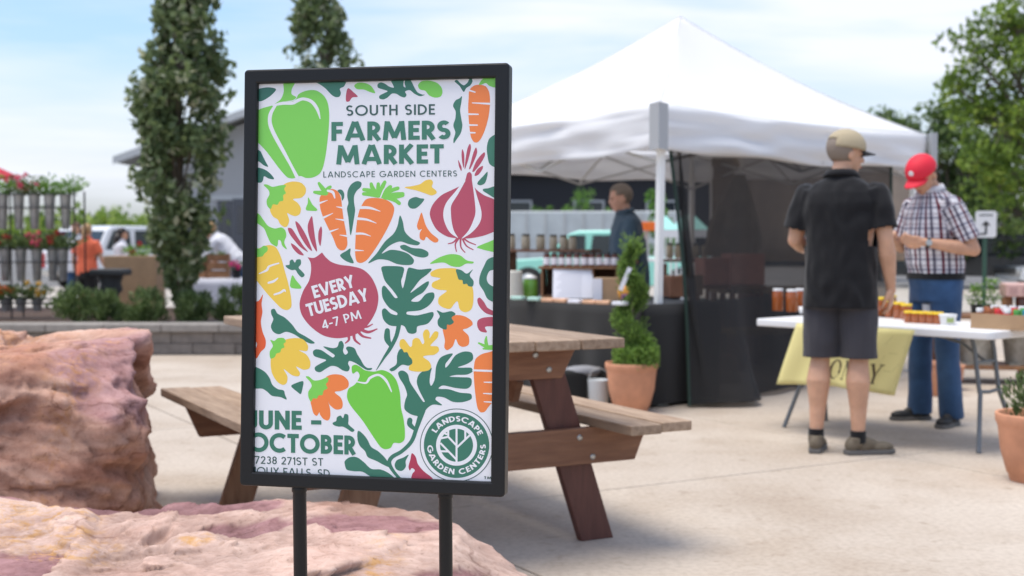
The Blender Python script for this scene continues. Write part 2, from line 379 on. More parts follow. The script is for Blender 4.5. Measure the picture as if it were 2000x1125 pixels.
# small carrot
for a in ([(640,965),(612,930),(592,900)], [(640,970),(600,968),(560,963)], [(640,965),(655,940),(672,925)]): K_('T', a, [34,30,20], LG, 1)
S('M', [(597,-50),(622,-80),(680,-112),(722,-97),(746,-55),(756,20),(766,100),(785,200),(793,280),(775,317),(745,322),(718,300),(690,230),(650,150),(618,80),(600,20)], OR_)
K_('M', [(655,-100),(690,-88),(704,-48)], [16,20,8], WH, 2)
for a, w_ in (([(590,-10),(652,-32)], [15,4]), ([(622,92),(690,60)], [16,4]), ([(658,194),(730,170)], [16,4]), ([(716,14),(765,22)], [4,14]), ([(710,100),(775,110)], [4,14]), ([(740,214),(795,222)], [4,14])): K_('M', a, w_, WH, 2)
S('T', [(723,953),(748,944),(768,965),(770,1000),(756,1022),(748,985)], DG)
S('M', [(892,-157),(888,-127),(860,-100),(841,-62),(841,-12),(848,38),(836,120),(826,180),(815,216),(807,160),(800,90),(790,25),(800,-12),(792,-62),(797,-105),(822,-147),(862,-168)], DG)
S('T', [(516,1000),(545,1050),(580,1086),(570,1096),(505,1092),(498,1078),(512,1040)], LG)
S('M', [(352,-150),(405,-165),(462,-157),(497,-122),(495,-80),(465,-50),(408,-40),(440,-14),(463,25),(455,65),(425,80),(390,70),(366,60),(381,110),(366,152),(345,157),(315,135),(300,105),(265,82),(243,30),(260,-40),(310,-110)], YE)
S('T', [(200,912),(225,909),(262,925),(320,914),(357,914),(345,940),(357,970),(338,985),(338,1022),(312,1030),(297,1052),(265,1050),(250,1082),(226,1060),(221,1020),(240,980),(235,950)], LG, 1)
S('M', [(110,45),(165,65),(200,110),(232,150),(280,168),(325,160),(352,180),(360,220),(345,265),(364,314),(333,292),(320,255),(303,250),(300,280),(290,296),(250,270),(225,220),(200,165),(110,95)], LG)
for q in ([(372,165),(400,170),(440,230),(480,290),(514,334),(460,300),(408,240),(380,200)], [(426,116),(455,140),(502,220),(543,324),(510,300),(458,220),(430,150)],
          [(540,80),(549,120),(562,220),(578,330),(543,280),(516,200),(513,140)], [(606,153),(614,180),(609,250),(600,292),(587,250),(589,190)], [(393,273),(430,295),(484,355),(448,350),(408,310)]): S('M', q, BE)
S('M', [(510,370),(512,372),(560,375),(613,338),(615,340),(640,372),(680,405),(740,425),(820,435),(900,457),(960,510),(1000,590),(1013,660),(1000,740),(960,820),(900,890),(820,930),(720,946),(620,925),(530,860),(470,780),(454,700),(480,610),(520,540),(535,470),(532,410)], BE)
for a, w_ in (([(890,860),(932,865),(971,846)], [24,14,7]), ([(880,878),(940,902),(1003,880)], [24,20,8]), ([(862,888),(900,930),(958,945)], [24,17,10]), ([(838,900),(845,955),(882,988)], [26,18,10]), ([(798,915),(804,955),(779,980)], [24,16,8])): K_('M', a, w_, BE)
S('M', [(110,350),(180,302),(240,285),(287,302),(322,370),(347,460),(372,550),(393,650),(396,720),(370,745),(328,735),(270,680),(200,600),(110,470)], YE)
S('M', [(110,300),(170,310),(200,290),(226,300),(226,326),(206,345),(190,365),(160,370),(110,375)], LG, 1)
for a, w_ in (([(168,488),(222,463),(240,436),(306,414)], [6,16,14,10]), ([(234,553),(270,542),(300,520)], [14,17,8]), ([(276,636),(318,622),(345,605),(354,616)], [13,15,16,6])): K_('M', a, w_, WH, 2)
S('M', [(355,430),(382,424),(385,398),(404,388),(421,410),(432,390),(460,388),(464,420),(447,445),(470,470),(490,497),(470,514),(443,490),(425,462),(400,463),(370,450)], DG)
S('M', [(402,500),(427,532),(468,590),(400,590),(386,570)], LG)
S('M', [(110,700),(165,680),(194,636),(185,700),(191,760),(180,830),(192,900),(214,960),(210,1010),(180,1042),(148,1090),(140,1040),(152,980),(110,930)], RO)
S('M', [(253,745),(277,738),(297,770),(350,800),(402,850),(440,900),(500,935),(561,977),(530,983),(480,960),(420,920),(360,900),(308,917),(268,900),(251,860),(268,810),(254,775)], DG2)
S('M', [(742,355),(788,325),(815,310),(813,350),(838,412),(790,402),(755,378)], DG)
S('M', [(1165,76),(1186,120),(1201,190),(1250,240),(1307,268),(1290,287),(1230,279),(1165,260),(1092,290),(1036,346),(1095,320),(1160,325),(1225,348),(1264,390),(1252,422),(1200,427),(1140,418),(1080,393),(1010,387),(940,414),(1000,345),(1060,260),(1120,205),(1148,150)], DG)
S('M', [(1167,292),(1198,283),(1250,305),(1320,312),(1364,335),(1364,362),(1330,374),(1270,362),(1210,330),(1175,312)], DG)
S('M', [(1318,55),(1331,90),(1351,150),(1386,200),(1436,242),(1434,262),(1410,267),(1380,250),(1352,227),(1337,252),(1308,240),(1306,200),(1320,172),(1298,178),(1286,150),(1300,100)], OR_)
S('M', [(1378,417),(1440,375),(1520,350),(1590,358),(1640,394),(1688,404),(1682,416),(1635,417),(1590,440),(1530,434),(1480,410),(1430,412)], LG)
S('M', [(1850,250),(1790,265),(1712,299),(1740,313),(1790,326),(1850,330)], LG)
S('M', [(1383,480),(1430,455),(1500,449),(1570,455),(1640,510),(1681,590),(1686,680),(1671,740),(1630,761),(1590,742),(1574,685),(1550,702),(1520,737),(1470,727),(1438,700),(1443,655),(1497,610),(1440,602),(1393,582),(1398,550),(1452,522),(1388,506)], YE)
S('M', [(1563,459),(1600,463),(1640,488),(1682,458),(1660,500),(1687,540),(1681,577),(1650,576),(1640,560),(1614,562),(1608,535),(1583,530),(1573,505)], DG, 1)
S('M', [(1850,372),(1790,385),(1763,430),(1733,500),(1728,560),(1758,610),(1790,670),(1850,685),(1850,600),(1795,560),(1780,520),(1800,470),(1850,450)], DG)
S('M', [(1715,668),(1732,658),(1762,690),(1787,730),(1850,765),(1850,785),(1780,771),(1738,735),(1718,700)], BE)
S('M', [(1850,800),(1760,799),(1718,820),(1714,860),(1735,896),(1782,903),(1770,865),(1850,855)], BE)
K_('M', [(1850,1000),(1790,1008),(1724,980)], [24,26,12], LG); K_('M', [(1785,1010),(1775,970),(1778,935)], [22,24,10], LG); K_('M', [(1850,1018),(1790,1018),(1755,1020)], [20,20,10], LG)
S('M', [(1037,440),(1100,434),(1190,444),(1186,500),(1174,540),(1185,592),(1201,540),(1216,470),(1230,445),(1300,459),(1388,453),(1362,490),(1310,530),(1270,580),(1240,624),(1300,582),(1350,548),(1370,543),(1366,570),(1330,620),(1280,650),(1245,682),(1300,684),(1350,632),(1402,622),(1408,660),(1372,712),(1310,747),(1216,758),(1214,776),(1280,784),(1340,772),(1398,760),(1402,790),(1362,842),(1290,862),(1282,902),(1258,914),(1223,906),(1198,862),(1165,851),(1140,860),(1088,852),(1048,812),(1038,750),(1060,734),(1100,770),(1143,782),(1146,765),(1090,730),(1043,660),(1038,590),(1055,573),(1090,610),(1130,660),(1149,656),(1110,600),(1060,540),(1040,480)], DG2)
K_('M', [(1160,840),(1140,930),(1095,1020),(1055,1080),(998,1172)], [32,28,26,18,4], DG2)
K_('M', [(1076,892),(1076,950),(1100,1000)], [36,44,22], DG2)
S('M', [(1500,830),(1552,784),(1620,789),(1671,820),(1680,850),(1640,876),(1612,887),(1652,930),(1652,990),(1610,1007),(1580,990),(1560,952),(1540,1002),(1500,1030),(1480,1010),(1484,960),(1469,890),(1475,860)], OR_)
S('M', [(1427,748),(1470,764),(1530,754),(1560,775),(1532,800),(1548,832),(1520,852),(1500,850),(1496,882),(1470,880),(1438,857),(1433,820),(1448,790)], DG2, 1)
S('M', [(1168,960),(1195,953),(1237,1006),(1250,1000),(1255,960),(1275,944),(1302,950),(1325,987),(1338,975),(1328,920),(1340,889),(1362,884),(1377,910),(1376,945),(1410,899),(1437,903),(1432,940),(1400,975),(1383,1000),(1432,1004),(1442,1035),(1410,1062),(1370,1066),(1330,1077),(1372,1110),(1387,1145),(1370,1172),(1320,1182),(1270,1181),(1228,1166),(1240,1110),(1200,1060),(1163,1000)], YE)
S('M', [(1092,1165),(1140,1130),(1145,1070),(1160,1030),(1180,1021),(1195,1045),(1217,1045),(1232,1075),(1250,1095),(1252,1125),(1225,1140),(1180,1134),(1130,1172),(1105,1180)], DG2, 1)
# --- bottom part
S('B', [(345,-56),(410,-71),(475,-64),(513,-20),(505,20),(450,15),(502,45),(530,95),(523,142),(480,152),(430,130),(457,175),(446,199),(400,191),(342,148),(368,200),(362,247),(335,260),(295,237),(260,180),(249,120),(254,60),(290,0)], YE)
S('B', [(247,-58),(275,-51),(300,-71),(342,-71),(357,-46),(341,-31),(347,-6),(326,4),(316,29),(290,39),(277,64),(248,72),(243,24),(265,-16)], LG, 1)
S('B', [(549,25),(570,8),(610,15),(655,45),(690,66),(703,50),(670,25),(622,-12),(690,0),(722,-10),(735,-45),(755,-50),(768,-20),(762,20),(777,46),(797,30),(783,0),(800,-12),(842,0),(862,40),(887,80),(910,120),(935,140),(968,141),(960,154),(930,154),(888,130),(850,105),(808,90),(798,110),(810,140),(795,164),(760,157),(720,132),(680,126),(640,146),(600,170),(568,161),(563,135),(600,110),(643,85),(600,71),(558,55)], DG2)
S('B', [(110,130),(160,140),(210,170),(241,210),(262,260),(300,290),(341,300),(351,330),(362,364),(320,347),(258,337),(223,307),(190,287),(110,275)], DG2)
S('B', [(480,235),(476,280),(463,324),(440,311),(398,276),(398,262),(440,243)], DG2)
S('B', [(648,200),(700,185),(762,195),(800,235),(797,277),(750,302),(703,312),(745,350),(760,390),(752,427),(710,434),(668,402),(658,380),(670,430),(672,482),(656,512),(624,502),(598,470),(594,455),(576,480),(553,462),(538,410),(533,370),(580,310),(620,240)], OR_)
S('B', [(498,203),(520,201),(555,228),(600,225),(652,206),(657,235),(641,255),(652,285),(626,300),(616,332),(590,335),(576,357),(550,356),(535,379),(518,350),(516,310),(540,270),(530,240)], LG, 1)
S('B', [(840,262),(800,290),(791,350),(818,410),(898,510),(978,630),(1028,700),(1060,716),(1100,706),(1122,672),(1165,673),(1196,650),(1201,590),(1191,500),(1173,420),(1166,320),(1141,230),(1100,180),(1040,155),(980,166),(915,155),(880,130),(850,117),(825,130),(830,180),(862,165),(880,195),(860,240)], LG2)
K_('B', [(862,238),(925,246),(955,210),(1015,190),(1068,230),(1106,308)], [8,14,18,16,18,8], WH, 2)
S('B', [(688,530),(714,515),(719,490),(745,478),(762,496),(774,467),(798,474),(801,510),(801,540),(843,580),(826,594),(790,571),(760,556),(730,556),(698,546)], DG2)
S('B', [(1153,175),(1170,160),(1195,162),(1222,185),(1237,240),(1282,310),(1330,380),(1342,378),(1303,300),(1285,240),(1298,190),(1340,155),(1388,138),(1381,180),(1376,240),(1388,267),(1412,220),(1422,130),(1450,70),(1500,44),(1540,40),(1512,80),(1488,112),(1490,138),(1517,110),(1560,50),(1620,24),(1674,33),(1682,80),(1640,112),(1576,137),(1670,139),(1680,165),(1640,187),(1560,190),(1518,202),(1600,206),(1667,213),(1671,260),(1640,287),(1560,282),(1470,264),(1440,287),(1510,291),(1590,315),(1667,324),(1671,360),(1610,382),(1540,380),(1480,350),(1428,344),(1418,365),(1464,404),(1400,400),(1355,430),(1318,490),(1290,482),(1240,467),(1198,430),(1203,370),(1216,330),(1198,270),(1162,210)], DG2)
K_('B', [(1325,440),(1285,560),(1248,660),(1180,730),(1112,770),(1090,815),(1125,880),(1180,940)], [44,30,28,26,28,28,22,20], DG2)
K_('B', [(1236,510),(1236,540),(1268,572)], [36,36,24], DG2)
S('B', [(869,586),(905,610),(936,650),(962,700),(1010,730),(1062,780),(1097,842),(1060,832),(1000,800),(938,772),(918,730),(880,690),(864,640)], DG2)
S('B', [(775,800),(810,773),(860,773),(912,810),(962,855),(1030,860),(1092,890),(1140,940),(1060,940),(960,910),(900,876),(840,872),(790,862),(776,830)], DG2)
S('B', [(1227,755),(1206,800),(1207,840),(1180,869),(1143,861),(1128,830),(1143,795),(1190,775)], DG2)
S('B', [(1250,745),(1277,770),(1292,820),(1332,870),(1400,935),(1250,940),(1253,892),(1271,866),(1250,850),(1235,867),(1226,840),(1239,790)], BE2)
S('B', [(1689,150),(1700,80),(1740,45),(1790,30),(1850,26),(1850,330),(1790,420),(1765,451),(1735,453),(1714,420),(1700,330),(1690,220)], OR_)
for a in ([(1685,157),(1850,163)], [(1762,241),(1850,243)], [(1757,321),(1850,325)], [(1762,380),(1850,384)]): K_('B', a, [14,15] if a[0][0] < 1700 else [6,14], WH, 2)
# --- round emblem
def arc(cx, cy, r, a0, a1, n): return [(cx+r*math.cos(R(a0+(a1-a0)*k/n)), cy+r*math.sin(R(a0+(a1-a0)*k/n))) for k in range(n+1)]
EC = (1567, 688)
em = Print()
def circ(r, mi, l): em.poly([cm('B', x, y) for x, y in arc(EC[0], EC[1], r, 0, 360, 72)[:-1]], mi, l)
circ(262, WH, 1); circ(260, INK, 2); circ(254, WH, 3); circ(232, DG2, 4); circ(145, WH, 5); circ(117, DG2, 6)
for a, b in (((1567,560),(1567,815)), ((1567,706),(1672,606)), ((1629,650),(1629,572)), ((1567,690),(1508,628)), ((1508,628),(1508,572)), ((1508,628),(1452,640)), ((1500,612),(1462,590)), ((1567,790),(1452,672)), ((1512,732),(1452,730))):
    em.stroke('B', [a, b], [14, 14], WH, 7, sm=False, cap=False)
# --- geometric sans lettering drawn with strokes
def Arc(cx, cy, rx, ry, a0, a1, n=16): return [(cx+rx*math.cos(R(a0+(a1-a0)*k/n)), cy+ry*math.sin(R(a0+(a1-a0)*k/n))) for k in range(n+1)]
def glyph(ch, s):
    """strokes of a capital of height 1 (y up) and stroke weight s; returns width, strokes"""
    h = s/2; T = 1-h; B = h
    if ch == 'O': r = .5-h; return 1.0+.02, [Arc(.51, .5, r+.02, r+.02, 0, 360, 32)]
    if ch == 'C': r = .5-h; return .86, [Arc(.51, .5, r+.02, r+.02, 48, 312, 26)]
    if ch == 'G': r = .5-h; return .95, [Arc(.51, .5, r+.02, r+.02, 45, 360, 28)[:-1]+[(.5+r+.02, .5-.04)], [(.55, .46), (.5+r+.02+h, .46)]]
    if ch == 'S':
        w_ = .58; rx = w_/2-h; a = (T-.5)/2
        up = Arc(w_/2, .5+a, rx, a, 35, 270, 18); lo = Arc(w_/2, .5-a, rx, a, 90, -145, 18)
        return w_, [up+lo[1:]]
    if ch == 'U': w_ = .68; r = w_/2-h; return w_, [[(h, 1), (h, h+r)]+Arc(w_/2, h+r, r, r, 180, 360, 16)[1:]+[(w_-h, 1)]]
    if ch == 'J': w_ = .40; return w_, [[(w_-h, 1), (w_-h, .27)]+Arc(w_-h-.22, .27, .22, .27-h, 0, -110, 10)[1:]]
    if ch == 'T': w_ = .60; return w_, [[(0, T), (w_, T)], [(w_/2, T), (w_/2, 0)]]
    if ch == 'H': w_ = .68; return w_, [[(h, 0), (h, 1)], [(w_-h, 0), (w_-h, 1)], [(h, .52), (w_-h, .52)]]
    if ch == 'I': return s, [[(h, 0), (h, 1)]]
    if ch == 'D': w_ = .74; r = .5-h; return w_, [[(h, B), (h, T)], [(h-h, T), (w_-.5, T)]+Arc(w_-.5, .5, r, r, 90, -90, 18)[1:]+[(0, B)]]
    if ch == 'E': w_ = .50; return w_, [[(h, 0), (h, 1)], [(h, T), (w_, T)], [(h, .515), (w_-.04, .515)], [(h, B), (w_, B)]]
    if ch == 'F': w_ = .50; return w_, [[(h, 0), (h, 1)], [(h, T), (w_, T)], [(h, .49), (w_-.04, .49)]]
    if ch == 'L': w_ = .46; return w_, [[(h, 0), (h, 1)], [(h, B), (w_, B)]]
    if ch == 'A': w_ = .78+s*.5; return w_, [[(h*.9, 0), (w_/2-h*.25, 1)], [(w_-h*.9, 0), (w_/2+h*.25, 1)], [(w_*.24, .27), (w_*.76, .27)]]
    if ch == 'V': w_ = .74+s*.4; return w_, [[(h*.9, 1), (w_/2-h*.2, 0)], [(w_-h*.9, 1), (w_/2+h*.2, 0)]]
    if ch == 'M': w_ = .92+s*.5; return w_, [[(h, 0), (h+.09, 1)], [(w_-h, 0), (w_-h-.09, 1)], [(h+.09, 1-h*.3), (w_/2, .12)], [(w_/2, .12), (w_-h-.09, 1-h*.3)]]
    if ch == 'N': w_ = .74; return w_, [[(h, 0), (h, 1)], [(w_-h, 0), (w_-h, 1)], [(h, 1-h*.6), (w_-h, h*.6)]]
    if ch == 'K': w_ = .62+s*.3; return w_, [[(h, 0), (h, 1)], [(w_-h*1.2, 1), (h*1.3, .46)], [(s*.9, .56), (w_-h, 0)]]
    if ch == 'Y': w_ = .66+s*.3; return w_, [[(h*.9, 1), (w_/2, .42)], [(w_-h*.9, 1), (w_/2, .42)], [(w_/2, .45), (w_/2, 0)]]
    if ch == 'R': w_ = .58; r = (T-.44)/2; return w_, [[(h, 0), (h, 1)], [(0, T), (w_-r-h-.02, T)]+Arc(w_-r-h-.02, T-r, r, r, 90, -90, 12)[1:]+[(h, .44)], [(w_*.42, .44), (w_-h*.6, 0)]]
    if ch == 'P': w_ = .56; r = (T-.42)/2; return w_, [[(h, 0), (h, 1)], [(0, T), (w_-r-h, T)]+Arc(w_-r-h, T-r, r, r, 90, -90, 12)[1:]+[(h, .42)]]
    if ch == 'B': w_ = .60; r = (T-.53)/2; q = (.53-B)/2; return w_, [[(h, B), (h, T)], [(0, T), (w_-r-h-.04, T)]+Arc(w_-r-h-.04, T-r, r, r, 90, -90, 10)[1:]+[(h, .53)], [(h, .53), (w_-q-h, .53)]+Arc(w_-q-h, .53-q, q, q, 90, -90, 10)[1:]+[(0, B)]]
    if ch == '4': w_ = .60; return w_, [[(w_*.72, 0), (w_*.72, 1)], [(w_*.72, 1-h*.5), (h*.6, .26)], [(0, .24), (w_, .24)]]
    if ch == '7': w_ = .56; return w_, [[(0, T), (w_-h*.6, T)], [(w_-h, T), (.14, 0)]]
    if ch == '2': w_ = .54; rx = w_/2-h; return w_, [Arc(w_/2, .70, rx, T-.70, 170, -30, 14)+[(h*1.2, B)], [(0, B), (w_, B)]]
    if ch == '3': w_ = .54; rx = w_/2-h; a = (T-.53)/2; b = (.53-B)/2; return w_, [Arc(w_/2-.01, .53+a, rx-.02, a, 145, -90, 14), Arc(w_/2-.01, .53-b, rx, b, 90, -150, 14)]
    if ch == '8': w_ = .54; rx = w_/2-h; a = (T-.53)/2; b = (.53-B)/2; return w_, [Arc(w_/2, .53+a, rx-.02, a, 0, 360, 20), Arc(w_/2, .53-b, rx, b, 0, 360, 20)]
    if ch == '1': w_ = .26; return w_, [[(w_-h, 0), (w_-h, 1)], [(w_-h, 1-h*.6), (0, .80)]]
    if ch == '-': w_ = .50; return w_, [[(0, .40), (w_, .40)]]
    if ch == '~': w_ = .36; return w_, [[(0, .42), (w_, .42)]]
    if ch == 'X': w_ = .70; return w_, [[(h*.9, 0), (w_-h*.9, 1)], [(w_-h*.9, 0), (h*.9, 1)]]
    if ch == ',': return s*1.2, [[(s*.7, s*.8), (s*.1, -s*1.0)]]
    if ch == ' ': return .28, []
def expand(pts, s, closed=False):
    n = len(pts); Lf, Rt = [], []
    V_ = [Vector(p) for p in pts]
    cl = (V_[0]-V_[-1]).length < 1e-6
    for i, p in enumerate(V_):
        a = V_[i-1] if i > 0 else (V_[-2] if cl else None); b = V_[i+1] if i < n-1 else (V_[1] if cl else None)
        d1 = (p-a).normalized() if a is not None else None; d2 = (b-p).normalized() if b is not None else None
        d1 = d1 or d2; d2 = d2 or d1
        n1_ = Vector((-d1.y, d1.x)); n2_ = Vector((-d2.y, d2.x)); nn = (n1_+n2_).normalized(); k = min(1/max(nn.dot(n1_), .35), 2.2)
        Lf.append(p+nn*k*s/2); Rt.append(p-nn*k*s/2)
    return Lf, Rt
def text(prn, string, s, track, fmap, mi=INK, layer=8):
    """fmap(u,v): text units (u from 0 to 1 across the whole line, v in cap heights) -> poster plane"""
    x = 0; lay = []
    for ch in string:
        w_, st = glyph(ch, s); lay.append((x, st)); x += w_+track
    total = x-track
    for x0, st in lay:
        for q in st:
            if len(q) > 3:                              # curve: one strip as quads
                Lf, Rt = expand(q, s)
                prn.k += 1; y = YP-.0002-layer*.00005-(prn.k % 13)*.000003
                Lq = [fmap((x0+p.x)/total, p.y) for p in Lf]; Rq = [fmap((x0+p.x)/total, p.y) for p in Rt]
                for i in range(len(Lq)-1):
                    pg = clip([Rq[i], Rq[i+1], Lq[i+1], Lq[i]])
                    if len(pg) < 3: continue
                    vs = [Vector((a, y, b)) for a, b in pg]
                    prn.mb.add(vs, [tuple(range(len(vs)))], mi)
            else:
                Lf, Rt = expand(q, s); prn.poly([fmap((x0+p.x)/total, p.y) for p in Rt+Lf[::-1]], mi, layer)
    return total
def line(prn, c, string, p0, p1, h, s, track, mi=INK):
    a = Vector(p0); b = Vector(p1); d = b-a; up = Vector((d.y, -d.x)).normalized()
    if abs(up.x) < .1: up = Vector((0, -1))
    text(prn, string, s, track, lambda u, v: cm(c, *(a+d*u+up*v*h)), mi)
lt = Print()
line(lt, 'T', 'SOUTH SIDE', (785,422), (1414,413), 74, .155, .16, INK)
line(lt, 'T', 'FARMERS', (680,600), (1524,588), 134, .215, .09, DG)
line(lt, 'T', 'MARKET', (714,767), (1476,759), 136, .215, .09, DG)
line(lt, 'T', 'LANDSCAPE GARDEN CENTERS', (623,859), (1570,851), 42, .125, .21, INK)
line(lt, 'M', 'EVERY', (560,664), (852,581), 90, .21, .05, WH)
line(lt, 'M', 'TUESDAY', (518,794), (950,678), 92, .21, .05, WH)
line(lt, 'M', '4~7 PM', (622,884), (896,806), 64, .155, .10, WH)
line(lt, 'B', 'JUNE -', (97,574), (608,580), 134, .22, .09, DG2)
line(lt, 'B', 'OCTOBER', (96,732), (850,755), 134, .22, .07, DG2)
line(lt, 'B', '47238 271ST ST', (94,816), (622,834), 54, .13, .13, INK)
line(lt, 'B', 'SIOUX FALLS, SD', (96,893), (668,914), 54, .13, .13, INK)
line(lt, 'B', 'TM', (1762,926), (1812,928), 18, .2, .2, INK)
def around(prn, string, a0, a1, r, h, s, track, inside=False):
    def f(u, v):
        a = R(a0+(a1-a0)*u); rr = (r+v*h) if not inside else (r+h-v*h)
        return cm('B', EC[0]+rr*math.cos(a), EC[1]+rr*math.sin(a))
    text(prn, string, s, track, f, WH, 9)
around(em, 'LANDSCAPE', -149, -24, 168, 40, .21, .12)
around(em, 'GARDEN CENTERS', 180, -2, 168, 40, .21, .14, True)
pm = lambda n, c, r=.42: mat(n, c, r, spec=.5, coat=.25)
pmats = [pm('ink_green', (.052,.205,.135,1)), pm('ink_green_deep', (.040,.190,.125,1)), pm('ink_leaf', (.22,.66,.095,1)), pm('ink_orange', (.93,.24,.055,1)), pm('ink_yellow', (.93,.62,.075,1)),
         pm('ink_berry', (.50,.075,.125,1)), pm('ink_berry_deep', (.46,.04,.09,1)), pm('ink_red_orange', (.85,.12,.03,1)), pm('poster_white', (.86,.85,.875,1)), pm('ink_dark_text', (.038,.10,.085,1)), pm('ink_leaf_low', (.18,.62,.06,1)), pm('ink_green_dark', (.03,.16,.11,1))]
sheet = MB().box((0, YP+.0010, 0), (2*(HX+.001), .002, 2*(HZ+.001))).build('poster', pmats[WH], root, loc, SE)
for nm, prn in (('printed_vegetables', pr), ('printed_emblem', em), ('printed_lettering', lt)):
    o = prn.mb.build(nm, pmats, None); o.parent = sheet
# posts and base
for px, ytop, yb in ((581.5, 955, 1300), (869, 967, 1300)):
    p = P(px, ytop, SC.y+.02)+Vector((0, .022, .03)); a = p-Vector((SC.x, SC.y, 0)); b = Vector((a.x+.002, a.y+.01, .02))
    MB().tube([a, b], .0153, 20).build('post', m_frame, root)
    k = a-Vector((0,0,.036)); MB().lathe([(.0165,-.004),(.0172,-.002),(.0172,.006),(.0165,.008)], 20, k).build('collar', m_frame, root)
MB().box((0, .03, .011), (.50, .36, .016)).build('base_plate', m_frame, root, rot=(0,0,SE.z), bevel=.004)
# ================================================================== BOULDERS
def fbm(p, o=4, h=0.9): return noise.fractal(p, h, 2.1, o)
def rock(name, c, planes, lvl, amp, seed, maskf, mats, ridge=0.02, strata=0.0, step=0):
    bm = bmesh.new(); bmesh.ops.create_icosphere(bm, subdivisions=lvl, radius=1)
    c = Vector(c); pl = [(Vector(n).normalized(), d) for n, d in planes]; so_ = Vector((seed*7.3, seed*3.1, seed*1.7))
    cols = []
    for v in bm.verts:
        d = v.co.normalized(); rs = []
        for n, dd in pl:
            k = n.dot(d)
            if k > 0.05: rs.append(dd/k)
        rs.sort(); m = rs[0]
        s_ = sum(math.exp(-(r-m)*38) for r in rs[:5]); r = m-math.log(s_)/38
        q = d*r; w_ = c+q
        wq = w_+so_+Vector((fbm((w_+so_)*2.5, 2), fbm((w_-so_)*2.5, 2), fbm((w_+so_)*2.8, 2)))*.06
        f = fbm((w_+so_)*1.1, 2)*amp*.8; fv = .5; mk = maskf(w_, q, so_); f -= step*mk[0]
        for sc_, k_ in ((2.6, 2.6), (6.5, 1.3), (15.0, .55), (34.0, .22)):
            qq = Vector((wq.x, wq.y, wq.z*1.5))*sc_; ds, ps = noise.voronoi(qq); c0, c1 = ps[0], ps[1]
            def pv(c): rv_ = noise.cell_vector(c*3.7+Vector((.5,.5,.5))); return (rv_.x-.5)*.9+(qq-c).dot(Vector((rv_.y-.5, rv_.z-.5, rv_.x-.5)))*1.5
            a0, a1 = pv(c0), pv(c1); e_ = (ds[1]-ds[0])/.07; t_ = .5+.5*min(1, e_)
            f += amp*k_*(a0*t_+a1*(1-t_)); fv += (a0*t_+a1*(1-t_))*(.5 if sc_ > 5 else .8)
        if strata: f += strata*(noise.noise(Vector((w_.x*1.2, w_.y*1.5, w_.z*17+fbm(w_*1.5, 3)*4))))
        f += (noise.ridged_multi_fractal(Vector((w_.x*1.6, w_.y*1.6, w_.z*3.2))+so_, .8, 2.2, 6, 1.0, 2.0)-1.2)*amp*.14+fbm((w_+so_)*26, 3)*amp*.08
        v.co = q+d*f
        cols.append((mk[0], mk[1], max(0, min(1, fv))))
    me = bpy.data.meshes.new(name); bm.to_mesh(me); bm.free()
    a = me.color_attributes.new('mask', 'FLOAT_COLOR', 'POINT')
    a.data.foreach_set('color', [x for c_ in cols for x in (c_[0], c_[1], c_[2], 1)])
    for p in me.polygons: p.use_smooth = True
    me.materials.append(mats)
    return link(name, me, None, c)
